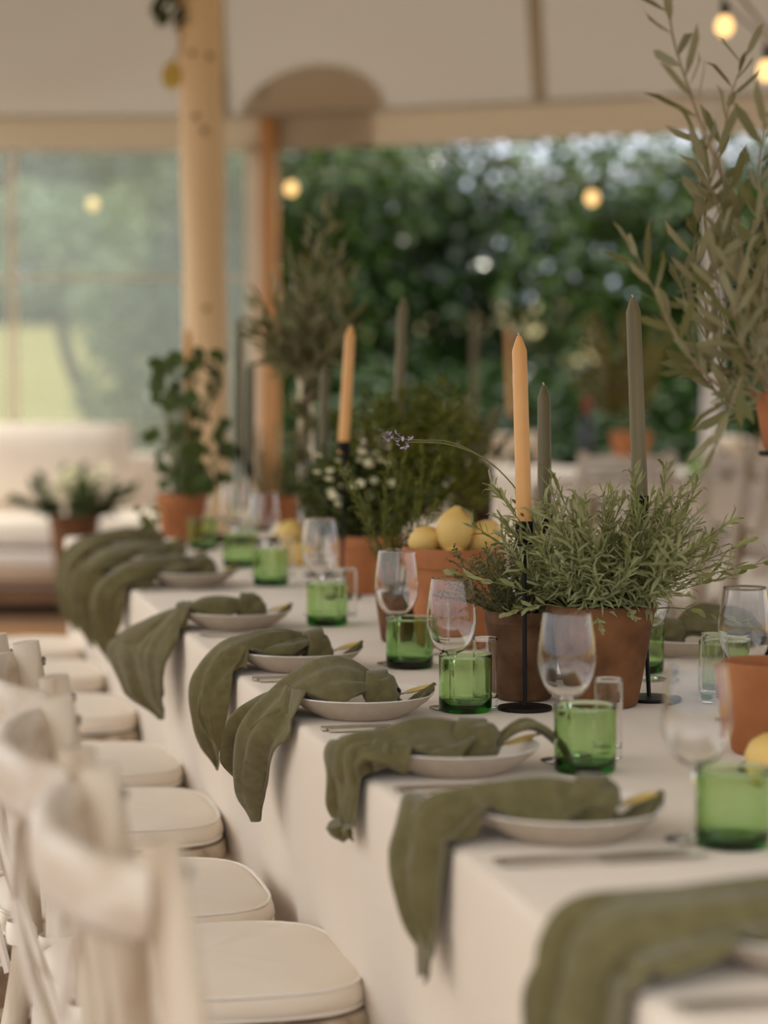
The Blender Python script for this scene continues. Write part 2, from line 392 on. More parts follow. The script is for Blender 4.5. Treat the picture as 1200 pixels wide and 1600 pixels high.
# ================================================================== OUTDOOR PLANTING
def blob_leaves(mb, rr, blobs, n, L, W, hollow=.55, droop=.2):
    tot = sum(b[3] * b[4] * b[5] for b in blobs) ; 
    for (x, y, z, a, b, c) in blobs:
        for _ in range(int(n * a * b * c / tot)):
            while True:
                u = Vector((rr.uniform(-1, 1), rr.uniform(-1, 1), rr.uniform(-1, 1)))
                if hollow < u.length < 1: break
            p = Vector((x + u.x * a, y + u.y * b, z + u.z * c))
            d = Vector((u.x + rr.uniform(-.9, .9), u.y + rr.uniform(-.9, .9), u.z * .6 - droop + rr.uniform(-.7, .7)))
            nn = Vector((rr.uniform(-.8, .8) + u.x * .5, rr.uniform(-.8, .8) + u.y * .5, rr.uniform(.1, 1)))
            k = rr.uniform(.7, 1.25); mb.leaf(p, d, nn, L * k, W * k, rr.uniform(0, .3))
def tree(name, label, loc, blobs, n, L, W, m, trunk, group, seed, tr=.07, hollow=.45):
    rr = random.Random(seed)
    t = empty(name, loc, label, 'tree' if 'tree' in name else 'shrub', group)
    mb = MB(); blob_leaves(mb, rr, blobs, n, L, W, hollow); f = mb.build('foliage', m, t, smooth=False); f['kind'] = 'stuff'
    tm = MB(); tm.tube(spline([(0, 0, -.1), (rr.uniform(-.1, .1), 0, trunk * .5), (rr.uniform(-.15, .15), .05, trunk)], 8), [tr * (1 - .04 * k) for k in range(9)], 10)
    for b in blobs[:4]:
        tm.tube(spline([(0, 0, trunk * .7), (b[0] * .5, b[1] * .5, (trunk * .7 + b[2]) / 2), (b[0], b[1], b[2])], 6), [tr * .5 * (1 - .1 * k) for k in range(7)], 6)
    tm.build('trunk', M['bark'], t); return t
hd = ['broad leafy hedge tree left of the far dark gap', 'tall glossy leaved tree behind the leaning grey candle', 'dense hedge tree rising behind the peach candle',
      'dark leafy tree beyond the second table', 'hedge tree behind the white side pole', 'hedge tree at the right edge of the garden']
for k, (l, d) in enumerate(((-.75, 19.0), (.6, 19.4), (1.95, 18.8), (3.3, 19.1), (4.65, 18.7), (6.0, 19.0))):
    rr = random.Random(40 + k)
    bl = [(rr.uniform(-.7, .7), rr.uniform(-.5, .4), rr.uniform(.45, 2.55), rr.uniform(.5, .72), rr.uniform(.5, .8), rr.uniform(.35, .5)) for _ in range(21)] + [(-.55 + .55 * i, rr.uniform(-.2, .2), rr.uniform(2.3, 2.5), .5, .5, .45) for i in range(3)] + [(-.6 + .6 * i, rr.uniform(-.2, .2), rr.uniform(1.35, 1.6), .5, .5, .4) for i in range(3)]
    tree('hedge_tree', hd[k], fr(l, d, lz(d)), bl, 9500, .11, .065, M['hedge2'] if k in (0, 2) else M['hedge'], 1.3, 'hedge trees beyond the open side of the tent', 60 + k)
sh = ['low dark evergreen shrub under the leftmost hedge tree', 'low dark evergreen shrub below the leaning grey candle top', 'low evergreen shrub behind the peach candle', 'low evergreen shrub beside the second table', 'low evergreen shrub behind the white side pole', 'low evergreen shrub at the right edge of the garden']
for k, (l, d) in enumerate(((-.4, 17.6), (.9, 17.7), (2.3, 17.6), (3.6, 17.7), (5.0, 17.6), (6.4, 17.6))):
    rr = random.Random(140 + k)
    bl = [(rr.uniform(-.9, .9), rr.uniform(-.3, .3), rr.uniform(.15, .9), rr.uniform(.6, .85), rr.uniform(.4, .55), rr.uniform(.35, .5)) for _ in range(9)]
    tree('evergreen_shrub', sh[k], fr(l, d, lz(d)), bl, 2600, .11, .06, M['hedge'], .5, 'evergreen shrubs under the hedge trees', 160 + k, .05, .3)
# left garden, behind the clear panels
tl = ['spreading tree far left beyond the lounge sofa', 'leafy tree at the far left above the lawn', 'leafy tree across the lawn behind the clear panel', 'leafy tree just left of the thick pole', 'tall tree behind the corner pole']
for k, (l, d) in enumerate(((-18, 64), (-12.5, 66), (-8.4, 68), (-4.6, 65), (-1.9, 60))):
    rr = random.Random(80 + k)
    bl = [(rr.uniform(-2.1, 2.1), rr.uniform(-1.4, 1.4), rr.uniform(1.3, 5.4), rr.uniform(1.1, 1.7), rr.uniform(1, 1.5), rr.uniform(.8, 1.3)) for _ in range(12)]
    tree('garden_tree', tl[k], fr(l, d, lz(d)), bl, 4200, .36, .18, M['hedge2'], 2.2, 'trees across the lawn', 90 + k, .12)
hm = MB(); rr = random.Random(5)
tree('clipped_hedge', 'long low clipped hedge along the far side of the lawn', fr(-8.5, 59, lz(59)), [(-5 + 1.5 * i, 0, .35, 1.0, .45, .42) for i in range(8)], 5200, .2, .10, M['hedge'], .4, None, 5, .05, .3)
tree('weeping_tree', 'pale green weeping tree on the lawn left of the thick pole', fr(-2.02, 19.0, lz(19)), [(0, 0, 1.55, .42, .4, .45), (.1, 0, 1.0, .40, .35, .55), (-.05, 0, .5, .40, .3, .4), (.3, 0, .7, .3, .3, .6)], 2600, .13, .035, M['pale'], 1.3, None, 7, .05)
t = empty('leaning_tree', fr(-2.78, 22.5, lz(22.5)), 'leaning grey tree trunk on the sunny lawn', 'tree')
MB().tube(spline([(0.14, 0, -.05), (.02, 0, .5), (-.16, 0, 1.0), (-.3, 0, 1.7)], 10), [.085 - .003 * k for k in range(11)], 10).build('trunk', M['bark'], t)
mb = MB(); blob_leaves(mb, random.Random(8), [(-.4, 0, 2.0, 1.0, .8, .55), (.5, 0, 2.1, .9, .7, .45)], 1500, .16, .08); f = mb.build('foliage', M['pale'], t, smooth=False); f['kind'] = 'stuff'

# ================================================================== LOUNGE CORNER
sf = fr(-2.15, 12.1, 0); t = empty('lounge_sofa', sf, 'low cream lounge sofa in front of the clear tent wall', 'sofa', rz=-YAW)
bevel(MB().box((0, 0, .20), (2.1, .85, .24)).build('base', M['sofa'], t), .03)
bevel(MB().box((0, .36, .50), (2.1, .16, .52)).build('backrest', M['sofa'], t), .05, 3)
for s in (-.53, .53): bevel(MB().box((s, -.06, .405), (1.03, .72, .15)).build('seat_pad', M['cushion'], t), .05, 3)
for sx_ in (-1, 1):
    for sy_ in (-.35, .35): MB().lathe([(.001, 0), (.025, 0), (.03, .08), (.001, .08)], 10, (sx_, sy_, 0)).build('leg', M['brownwood'], t)
def pillow(loc, sz, label, rz=-YAW, tilt=.25):
    P = []
    for sgn in (-1, 1):
        rows = []
        for i in range(13):
            rows.append([])
            for j in range(13):
                u, v = -1 + i / 6, -1 + j / 6
                hgt = sz[2] / 2 * (max(0, (1 - u ** 4) * (1 - v ** 4))) ** .5
                k = 1 - .06 * (1 - u * u) * 0 - .05 * (abs(u * v)) * 0
                rows[-1].append((u * sz[0] / 2 * k, sgn * hgt, v * sz[1] / 2 * k))
            if sgn > 0: rows[-1].reverse()
        P.append(rows)
    mb = MB(); mb.grid(P[0]); mb.grid(P[1])
    o = mb.build('back_cushion', M['cushion']); o.location = loc; o.rotation_euler = (tilt, 0, rz)
    return tag(o, label, 'cushion', 'cream cushions on the lounge sofa')
pillow(fr(-2.76, 12.10, .715), (.80, .44, .20), 'plump cream back cushion at the left frame edge of the sofa')
pillow(fr(-1.72, 12.10, .715), (.92, .44, .20), 'plump cream back cushion right of the cream flowered pot')
ct = fr(-1.95, 10.75, 0); t = empty('coffee_table', ct, 'low brown slatted wooden coffee table before the sofa', 'table', rz=-YAW)
for k in range(5): bevel(MB().box((0, -.28 + .14 * k, .285), (1.5, .132, .03)).build('slat', M['brownwood'], t, smooth=False), .004)
bevel(MB().box((0, -.30, .225), (1.4, .03, .07)).build('apron', M['brownwood'], t, smooth=False), .004)
bevel(MB().box((0, -.30, .06), (1.4, .03, .05)).build('stretcher', M['pine2'], t, smooth=False), .004)
for sx_ in (-.68, .68):
    for sy_ in (-.29, .29): MB().box((sx_, sy_, .135), (.06, .06, .27)).build('leg', M['brownwood'], t, smooth=False)

# ================================================================== LONG TABLE AND ITS CLOTH
X0, X1, Y0, Y1 = -.03, .92, 1.15, 6.98
def tablecloth(name, x0, x1, y0, y1, label, seed, step=.03):
    rr = random.Random(seed); mb = MB()
    rc = .03; per = []
    def seg(ax, ay, bx, by, nx, ny):
        L = math.hypot(bx - ax, by - ay); n = int(L / step)
        for i in range(n): per.append((ax + (bx - ax) * i / n, ay + (by - ay) * i / n, nx, ny))
    def arc(cx, cy, a0):
        for i in range(6): a = a0 + PI / 2 * i / 6; per.append((cx + rc * math.cos(a), cy + rc * math.sin(a), math.cos(a), math.sin(a)))
    seg(x0 + rc, y0, x1 - rc, y0, 0, -1); arc(x1 - rc, y0 + rc, -PI / 2)
    seg(x1, y0 + rc, x1, y1 - rc, 1, 0); arc(x1 - rc, y1 - rc, 0)
    seg(x1 - rc, y1, x0 + rc, y1, 0, 1); arc(x0 + rc, y1 - rc, PI / 2)
    seg(x0, y1 - rc, x0, y0 + rc, -1, 0); arc(x0 + rc, y0 + rc, PI)
    folds = [(rr.uniform(0, 14), rr.uniform(.03, .09), rr.uniform(-.014, .02)) for _ in range(46)]
    rows = []; prof = [(-.40, 0), (-.012, 0), (-.004, -.001), (0, -.005), (.0015, -.012), (.002, -.03), (.003, -.09), (.006, -.2), (.010, -.35), (.016, -.55), (.02, -.745)]
    for (o, dz) in prof:
        row = []; s = 0; px_ = None
        for (x, y, nx, ny) in per:
            if px_: s += math.hypot(x - px_[0], y - px_[1])
            px_ = (x, y); q = o
            if dz < -.02:
                k = min(1, -dz / .35)
                q += k * sum(a * math.exp(-((s - c) / wd) ** 2) for c, wd, a in folds) + k * .004 * math.sin(s * 11)
            if abs(nx) > .5 and dz < -.15: q -= .03 * min(1, (-dz - .15) / .12)
            if o < -.3:
                row.append(((x0 + x1) / 2 + (x - (x0 + x1) / 2) * .02, y if abs(nx) > .5 else (y + (-ny) * .45), TZ)); continue
            row.append((x + nx * q, y + ny * q, TZ + dz))
        rows.append(row)
    # rows reversed so that the normals point outwards
    mb.grid([list(reversed(r)) for r in rows], wrap=True)
    # top
    yy = [y0 + .03 + (y1 - y0 - .06) * i / 60 for i in range(61)]
    mb2 = MB(); mb2.grid([[(x0 + .012 + (x1 - x0 - .024) * j / 10, y, TZ - .0006) for j in range(11)] for y in yy])
    n = len(mb.v); mb.v += mb2.v; mb.f += [tuple(i + n for i in f) for f in mb2.f]; mb.m += mb2.m
    return tag(mb.build(name, M['cloth']), label, 'tablecloth')
tablecloth('tablecloth', X0, X1, Y0, Y1, 'floor-length cream tablecloth over the long table in front', 11)

# ================================================================== CHAIRS
def arcpts(w_, bulge, z, n=16, x0=0.0):
    return [(x0 - bulge * math.cos(PI / 2 * (-1 + 2 * i / n)) , w_ * math.sin(PI / 2 * (-1 + 2 * i / n)), z) for i in range(n + 1)]
def make_chair():
    t = empty('cross_back_chair', (0, 0, 0), 'c', 'chair', 'limewashed cross-back chairs')
    W = .18
    for s in (-1, 1):
        pts = spline([(-.075, s * (W + .02), 0), (-.02, s * (W + .01), .25), (.02, s * W, .44), (.012, s * W, .62), (-.022, s * W, .885)], 16)
        MB().tube(pts, [.019 + .002 * math.sin(k) for k in range(17)], 14).build('rear_leg', M['wood'], t)
        MB().tube([(.36, s * .175, 0), (.355, s * .17, .42)], [.016, .019], 12).build('front_leg', M['wood'], t)
        b = MB().lathe([(.001, .004), (.005, .004), (.0075, 0), (.001, 0)], 10).build('bolt', M['bolt'], t)
        b.location = (-.026, s * W, .868); b.location.x -= 0; b.rotation_euler = (0, -PI / 2, 0); b.location = (.001, s * W, .858); b.rotation_euler = (0, PI / 2, 0)
        b2 = MB().lathe([(.001, .004), (.005, .004), (.0075, 0), (.001, 0)], 10).build('bolt', M['bolt'], t)
        b2.location = (.0, s * W, .415); b2.rotation_euler = (0, -PI / 2, 0)
    rail = MB(); pts = arcpts(W + .010, .058, .838, 20, -.030)
    rail.tube(pts, [.82] + [1] * 19 + [.82], 14, flat=((0, 0, 1), .034, .018), sq=.8); rail.build('top_rail', M['wash'], t)
    for s in (-1, 1):   # bent cross slats
        pts = spline([(-.005, s * .165, .40), (-.03, s * .13, .50), (-.075, s * .03, .66), (-.078, -s * .07, .78), (-.072, -s * .10, .83)], 14)
        MB().tube(pts, .95 + .0 * s, 8, flat=((0, s * .7, .7), .017, .005)).build('cross_slat', M['wash'], t)
    pts = [(.30 - .33 * math.cos(a), .19 * math.sin(a) * 1.02, .405) for a in [(-.95 + 1.9 * i / 14) for i in range(15)]]
    MB().tube(pts, 1, 8, flat=((0, 0, 1), .020, .006)).build('seat_brace', M['wash'], t)
    MB().tube([(-.03, -.18, .20), (-.03, .18, .20)], .011, 8).build('stretcher', M['wood'], t)
    for s in (-1, 1): MB().tube([(-.03, s * .185, .17), (.355, s * .172, .17)], .011, 8).build('stretcher', M['wood'], t)
    st = MB(); rings = []
    for (k, z) in ((.02, .44), (.9, .44), (.98, .437), (1, .428), (1, .412), (.97, .402), (.02, .402)):
        rings.append([seatpt(a, k, z, .215, .205) for a in range(40)])
    st.grid(rings, wrap=True); st.build('seat', M['wood'], t)
    return t
def seatpt(i, k, z, a, b, n=3.6, N=40):
    an = -2 * PI * i / N; c, s = math.cos(an), math.sin(an)
    x = math.copysign(abs(c) ** (2 / n), c) * a * k; y = math.copysign(abs(s) ** (2 / n), s) * b * k
    return (.185 + x, y * (1 + .06 * x / a), z)
def make_cushion():
    t = empty('seat_cushion', (0, 0, 0), 'c', 'cushion', 'cream chair cushions')
    A, B = .208, .20; rr = random.Random(4)
    mb = MB(); rings = []
    prof = [(.01, .487), (.4, .4865), (.7, .485), (.9, .480), (.965, .4755), (.99, .470), (1.004, .458), (1.004, .452), (.99, .446), (.9, .442), (.01, .442)]
    for (k, z) in prof: rings.append([seatpt(a, k * (1 + .006 * math.sin(a * 1.9 + z * 300)), z + (.0015 * math.sin(a * 1.3 + k * 5) if .3 < k else 0), A, B) for a in range(40)])
    mb.grid(rings, wrap=True); mb.build('pad', M['cushion'], t)
    for z, k in ((.4755, .974), (.446, .994)):
        pts = [seatpt(a % 40, k, z, A, B) for a in range(41)]
        MB().tube(pts, .0028, 6, cap=False).build('piping', M['piping'], t)
    for s in (-1, 1):
        MB().lathe([(.0225, -.016), (.0245, -.008), (.0245, .008), (.0225, .016)], 14, (.015, s * .18, .462)).build('tie', M['cushion'], t)
    return t
ch0, cu0 = make_chair(), make_cushion()
CY = [2.11, 2.585, 3.13, 3.585, 4.22, 4.75, 5.48, 6.12, 6.66]
CX = [-.402, -.41, -.395, -.435, -.41, -.405, -.405, -.405, -.405]
for k, (y, x) in enumerate(zip(CY, CX)):
    c = ch0 if k == 0 else copy_tree(ch0)
    u = cu0 if k == 0 else copy_tree(cu0)
    d = 'nearest' if k == 0 else ORD[k]
    rz = R([1.5, -2, 1, 0, -1.5, 1, 0, 1, -1][k])
    place(c, (x, y, 0), ('nearest limewashed cross-back chair at the bottom left, its rail blurred' if k == 0 else '%s limewashed cross-back chair from the front, left of the table' % d), rz)
    place(u, (x, y, 0), ('cream cushion on the nearest chair at the bottom left' if k == 0 else 'cream piped cushion on the %s chair from the front, left side' % d), rz)
OY = [4.55, 5.10, 5.66, 6.2, 6.72]
for k, y in enumerate(OY):
    c, u = copy_tree(ch0), copy_tree(cu0)
    place(c, (X1 + .425, y, 0), '%s limewashed chair from the front across the table, right side' % ORD[k], PI + R([2, -2, 3, 0, 1][k]))
    place(u, (X1 + .425, y, 0), 'cream cushion on the %s chair across the table' % ORD[k], PI + R([2, -2, 3, 0, 1][k]))

# ================================================================== SECOND TABLE, RIGHT BACKGROUND
tablecloth('tablecloth', 2.12, 3.12, 9.5, 11.1, 'cream tablecloth over the second table in the right background', 12, .06)
bk = [((1.76, 9.9), 0), ((1.76, 10.6), 0), ((2.38, 9.12), PI / 2), ((2.9, 9.12), PI / 2), ((3.5, 9.8), PI), ((3.5, 10.4), PI), ((3.5, 11.0), PI), ((2.55, 7.9), PI), ((2.7, 8.5), PI), ((2.02, 11.54), -PI / 2), ((2.55, 11.54), -PI / 2)]
for k, ((x, y), rz) in enumerate(bk):
    c, u = copy_tree(ch0), copy_tree(cu0); side = ['left', 'left', 'near', 'near', 'right', 'right', 'right', 'aisle', 'aisle', 'far end', 'far end'][k]; o_ = ORD[[0, 1, 0, 1, 0, 1, 2, 0, 1, 0, 1][k]]
    place(c, (x, y, 0), '%s chair from the front on the %s side of the background table' % (o_, side), rz, group='chairs at the background table')
    place(u, (x, y, 0), 'cushion on the %s chair of the background table, %s side' % (o_, side), rz, group='cushions at the background table')

# ================================================================== TABLEWARE BUILDERS
def make_plate():
    mb = MB()
    mb.lathe([(.001, .0), (.062, .0), (.068, .003), (.088, .014), (.102, .025), (.1095, .033), (.111, .0345)], 56)
    mb.lathe([(.111, .0345), (.1105, .0358), (.108, .0345), (.099, .026), (.085, .0155), (.066, .0065), (.05, .0055), (.001, .0055)], 56, mi=1)
    return tag(mb.build('plate', [M['stone'], M['glaze']]), 'p', 'plate', 'stoneware plates')
def make_wine():
    t = empty('wine_glass', (0, 0, 0), 'w', 'glass', 'clear wine glasses')
    oc = [(p.x, p.y) for p in spline([(.001, .0815, 0), (.010, .0828, 0), (.020, .088, 0), (.029, .099, 0), (.0352, .115, 0), (.0375, .132, 0), (.0365, .152, 0), (.0335, .175, 0), (.0305, .1945, 0)], 48)]
    ic = [(p.x, p.y) for p in spline([(.0297, .1946, 0), (.0327, .175, 0), (.0357, .152, 0), (.0367, .132, 0), (.0343, .1155, 0), (.0281, .1002, 0), (.019, .0898, 0), (.0095, .0856, 0), (.001, .085, 0)], 48)]
    MB().lathe(oc + [(.0302, .1948), (.0299, .1948)] + ic, 56).build('bowl', M['glass'], t)
    MB().lathe([(.001, .005), (.0055, .005), (.0045, .012), (.0038, .03), (.0037, .055), (.0042, .07), (.0065, .079), (.0090, .0822), (.001, .0818)], 20).build('stem', M['glass'], t)
    MB().lathe([(.001, .0005), (.032, .0005), (.0335, .0012), (.0335, .002), (.028, .003), (.012, .0048), (.006, .0062), (.001, .0062)], 40).build('foot', M['glass'], t)
    return t
def make_tumbler(m, seed):
    rr = random.Random(seed); ph = rr.uniform(0, 6)
    rip = lambda a, z: .008 * math.sin(2 * a + ph + z * 20) + .004 * math.sin(3 * a - ph)
    mb = MB().lathe([(.001, .0015), (.030, .0008), (.0372, .001), (.0392, .004), (.0397, .012), (.0395, .05), (.0398, .083), (.0392, .0848), (.0378, .0848), (.0370, .083), (.0368, .05), (.0366, .018), (.034, .0125), (.024, .0105), (.012, .0125), (.001, .0145)], 56, rip=rip, dense=.004)
    return tag(mb.build('tumbler', m), 't', 'glass', 'green glass tumblers')
def make_shot():
    mb = MB().lathe([(.001, .001), (.016, .0006), (.0182, .002), (.0185, .006), (.0186, .104), (.0181, .1055), (.0174, .1055), (.0170, .104), (.0168, .02), (.015, .0152), (.001, .0145)], 40, dense=.004)
    return tag(mb.build('shot_glass', M['glass']), 's', 'glass', 'tall clear shot glasses')
def make_knife():
    t = empty('table_knife', (0, 0, 0), 'k', 'knife', 'silver knives')
    MB().tube([(0, 0, .0035), (.045, 0, .004), (.10, 0, .004)], [1, .9, .6], 8, flat=((0, 0, 1), .0032, .0062)).build('handle', M['silver'], t)
    MB().tube([(.098, 0, .004), (.11, 0, .003), (.16, .001, .003), (.205, .002, .003), (.222, .004, .003)], [.6, 1, 1.05, .9, .25], 8, flat=((0, 0, 1), .0014, .0090)).build('blade', M['silver'], t)
    return t
def make_fork():
    t = empty('table_fork', (0, 0, 0), 'f', 'fork', 'silver forks')
    MB().tube([(0, 0, .0035), (.05, 0, .0045), (.12, 0, .006), (.145, 0, .0042)], [1, .8, .5, 1.2], 8, flat=((0, 0, 1), .0022, .0062)).build('handle', M['silver'], t)
    for k in range(4):
        y = -.0082 + k * .0055
        MB().tube([(.143, y * .7, .0042), (.165, y, .003), (.20, y, .006)], [.0017, .0017, .0009], 6).build('tine', M['silver'], t)
    return t
def make_pick():
    t = empty('lemon_place_pick', (0, 0, 0), 'l', 'place marker', 'lemon shaped place markers')
    MB().tube([(-.055, 0, 0), (.0, 0, 0)], .0016, 6).build('stick', M['silver'], t)
    k = MB(); P = []
    k.lathe([(.001, .0018), (.012, .0018), (.0145, 0.0), (.012, -.0018), (.001, -.0018)], 24)
    k.v = [(x * 1.55 + .018 + (.004 if x > .0135 else 0), y * .8, z) for x, y, z in k.v]; k.build('lemon_disc', M['gold'], t)
    MB().box((.043, 0, 0), (.006, .004, .003)).build('tip', M['slate'], t, smooth=False)
    return t
def knot_mesh(seed):
    rr = random.Random(seed); mb = MB(); N = 18; rows = []
    for i in range(N + 1):
        u = -1 + 2 * i / N; row = []
        r = .0235 * max(.0, 1 - abs(u) ** 3.2) ** .5 + .004
        for j in range(28):
            a = 2 * PI * j / 28; rp_ = 1 + .10 * math.sin(5 * a + u * 2.2 + seed) + .05 * math.sin(9 * a + seed * 2)
            row.append((u * .027 + .004 * math.sin(a + seed), r * rp_ * 1.15 * math.cos(a), r * rp_ * math.sin(a)))
        rows.append(row)
    mb.grid(rows, wrap=True)
    # wrapped band over the knot
    pts = []
    for i in range(15):
        a = -.5 + 4.2 * i / 14; pts.append((.012 - .034 * i / 14, .030 * math.cos(a), .0265 * math.sin(a) + .003))
    mb.tube(pts, [.5, .8] + [1] * 11 + [.8, .5], 10, flat=((1, .3, 0), .015, .0035))
    return mb
def make_napkin(seed, ex, hang, far, near, yc=((0, 0), (1, 0)), arch=.058, kx=.03, ripple=1.0, tail='flat', out=.036, twist=.018):
    """Knotted square napkin: origin at the plate centre on the table, the table edge at x = -ex."""
    rr = random.Random(seed)
    t = empty('napkin', (0, 0, 0), 'n', 'napkin', 'olive green knotted napkins')
    path = spline([(kx - .01, 0, .052), (kx - .05, 0, arch + .001), (-.055, 0, arch), (-ex + .030, 0, arch - .008), (-ex - .012, 0, .034), (-ex - out, 0, -.012),
                   (-ex - out - .006, 0, -.055), (-ex - out - .002, 0, -.055 - (hang - .055) * .5), (-ex - out + .012, 0, -hang)], 64)
    L = [0]
    for a, b in zip(path, path[1:]): L.append(L[-1] + (b - a).length)
    NT = 32
    def sheet(name, dn, kw, dy, cut, amp):
        rows = []; p1, p2, p3 = rr.uniform(0, 6), rr.uniform(0, 6), rr.uniform(0, 6); f1 = rr.uniform(1.2, 1.7)
        n_ = int(len(path) * cut)
        for i, p in enumerate(path[:n_]):
            s = L[i] / L[n_ - 1]; a = path[max(i - 1, 0)]; b = path[min(i + 1, len(path) - 1)]; tg = (b - a).normalized(); nn = Vector((tg.z, 0, -tg.x))
            if nn.dot(Vector((-.3, 0, 1))) < 0: nn = -nn
            A = lerp(((0, .005), (.15, .008), (.4, .008), (.6, .014), (.8, .015), (1, .007)), s) * ripple * amp
            g = lerp(((0, .012), (.12, .036), (.38, .042), (.52, .022), (.68, .008), (1, .006)), s)
            row = []
            for j in range(NT + 1):
                u = -1 + 2 * j / NT; wd = (lin(far, s) if u > 0 else lin(near, s)) * kw
                y = u * wd + lerp(yc, s) + dy * min(1, s * 3)
                w1 = PI * f1 * (u + .35 * s) + p1; w2 = PI * f1 * 2.1 * (u - .3 * s) + p2
                off = A * (math.cos(w1) + .6 * (.5 - abs(math.sin(w2 / 2))) + .25 * math.sin(PI * 4.6 * u + p3 + 5 * s)) * min(1, wd / .03)
                off -= g * abs(u) ** 2.2
                q = p + nn * (off + dn); q.y = y + .003 * math.sin(9 * s + 4 * u + p3)
                q.x -= twist * (.5 + .5 * u) * lerp(((0, 0), (.4, 0), (.65, 1), (.85, .8), (1, .2)), s)
                rad = math.hypot(q.x, q.y)
                if rad < .112: q.z = max(q.z, .010 + max(0, rad - .058) * .62 + .003)
                elif q.x > -ex: q.z = max(q.z, .005)
                if q.z < .008: q.x = min(q.x, -ex - .010 - .02 * min(1, max(0, -q.z / .2)))
                row.append(q)
            rows.append(row)
        o = MB().grid(rows).build(name, M['napkin'], t); sd = o.modifiers.new('cloth', 'SOLIDIFY'); sd.thickness = .0022; sd.offset = 1
    sheet('drape', 0, 1.0, 0, 1.0, 1.0); sheet('under_layer', -.007, .8, rr.choice((-.022, .02)), .93, 1.3)
    k = knot_mesh(seed % 7).build('knot', M['napkin'], t); k.location = (kx, 0, .034); k.rotation_euler = (rr.uniform(-.5, .5), rr.uniform(-.1, .15), rr.uniform(-.3, .3))
    if tail == 'flat': tp = spline([(kx + .015, 0, .030), (kx + .035, -.006, .013), (.082, -.012, .024), (.106, -.015, .042)], 16); tw = ((0, .012), (.3, .024), (.6, .026), (1, .002))
    else: tp = spline([(kx + .02, 0, .032), (kx + .05, -.004, .054), (.105, -.008, .055), (.135, -.01, .030), (.15, -.012, .006)], 16); tw = ((0, .012), (.35, .024), (.7, .03), (1, .012))
    rows = []
    for i, p in enumerate(tp):
        s = i / 16; wd = lerp(tw, s)
        rows.append([Vector((p.x, p.y + (-1 + j / 6) * wd, max(p.z + .006 * math.cos(PI * 1.5 * (-1 + j / 6) + seed), .007 + (max(0, math.hypot(p.x, p.y + (-1 + j / 6) * wd) - .06) * .62 if math.hypot(p.x, p.y) < .113 else 0)))) for j in range(13)])
    o = MB().grid(rows).build('tail', M['napkin'], t); sd = o.modifiers.new('cloth', 'SOLIDIFY'); sd.thickness = .0022; sd.offset = 1
    return t

# ================================================================== LEFT PLACE SETTINGS
plate0, wine0, tumA, shot0, kn0, fk0, pk0 = make_plate(), make_wine(), make_tumbler(M['green'], 1), make_shot(), make_knife(), make_fork(), make_pick()
tumB = make_tumbler(M['deepgreen'], 2)
used = set()
def get(o):
    if o.name in used: return copy_tree(o)
    used.add(o.name); return o
PLATES = [(1262, 1440), (886, 1258), (712, 1163), (564, 1082), (466, 1014), (368, 953), (298, 891), (254, 866), (222, 845)]
NAP = [dict(hang=.20, far=((0, .03), (.12, .06), (.38, .10), (.5, .115), (.8, .08), (1, .03)), near=((0, .03), (.12, .055), (.35, .075), (.55, .085), (.8, .06), (1, .03)), arch=.062, out=.02),
       dict(hang=.152, out=.010, far=((0, .03), (.12, .06), (.38, .12), (.44, .13), (.62, .095), (.85, .05), (1, .022)), near=((0, .03), (.12, .055), (.35, .05), (.55, .035), (.8, .035), (1, .020)), yc=((0, 0), (.5, .02), (1, .0))),
       dict(hang=.072, out=.012, far=((0, .03), (.12, .055), (.38, .10), (.5, .115), (.75, .08), (1, .045)), near=((0, .03), (.12, .055), (.35, .07), (.55, .065), (.75, .02), (1, .012)), tail='arch', arch=.054),
       dict(hang=.172, far=((0, .03), (.10, .06), (.35, .08), (.55, .075), (.8, .045), (1, .01)), near=((0, .03), (.10, .06), (.35, .085), (.55, .085), (.75, .06), (.88, .035), (1, .012)), arch=.070, out=.046, yc=((0, 0), (.5, .03), (1, .12))),
       dict(hang=.165, far=((0, .03), (.12, .06), (.38, .12), (.44, .13), (.62, .09), (1, .006)), near=((0, .03), (.12, .06), (.35, .06), (.5, .04), (.75, .04), (1, .008)), arch=.060),
       dict(hang=.182, far=((0, .03), (.12, .05), (.26, .035), (.36, .06), (.56, .15), (.7, .13), (1, .004)), near=((0, .03), (.12, .05), (.26, .03), (.42, .06), (.62, .105), (.78, .075), (1, .004)), ripple=.5, arch=.060, out=.035, twist=.085, yc=((0, 0), (.4, .01), (1, .05))),
       dict(hang=.17, far=((0, .03), (.12, .06), (.4, .10), (.55, .10), (1, .02)), near=((0, .03), (.12, .06), (.4, .075), (.7, .06), (1, .012)), arch=.062, out=.045),
       dict(hang=.19, far=((0, .03), (.12, .06), (.4, .09), (.55, .09), (1, .01)), near=((0, .03), (.12, .06), (.4, .075), (.7, .06), (1, .01)), out=.045),
       dict(hang=.20, far=((0, .03), (.12, .06), (.4, .08), (.55, .10), (1, .01)), near=((0, .03), (.12, .06), (.4, .075), (.7, .07), (1, .01)), out=.045)]
nlab = ['blurred olive napkin at the bottom right corner hanging over the edge', 'olive napkin with a squared upper corner and long pointed hanging end, second from the front',
        'olive napkin with a short hem and an arched tail beyond its plate', 'sharply focused olive napkin twisting to a long hanging point, fourth from the front', 'olive napkin with a square corner and narrow twisted tip, fifth from the front',
        'olive napkin pinched at the plate and flaring into a broad diamond', 'olive napkin hanging to the left of the small stacked lemons, seventh from the front', 'olive napkin second from the far end of the table', 'olive napkin at the far end of the table']
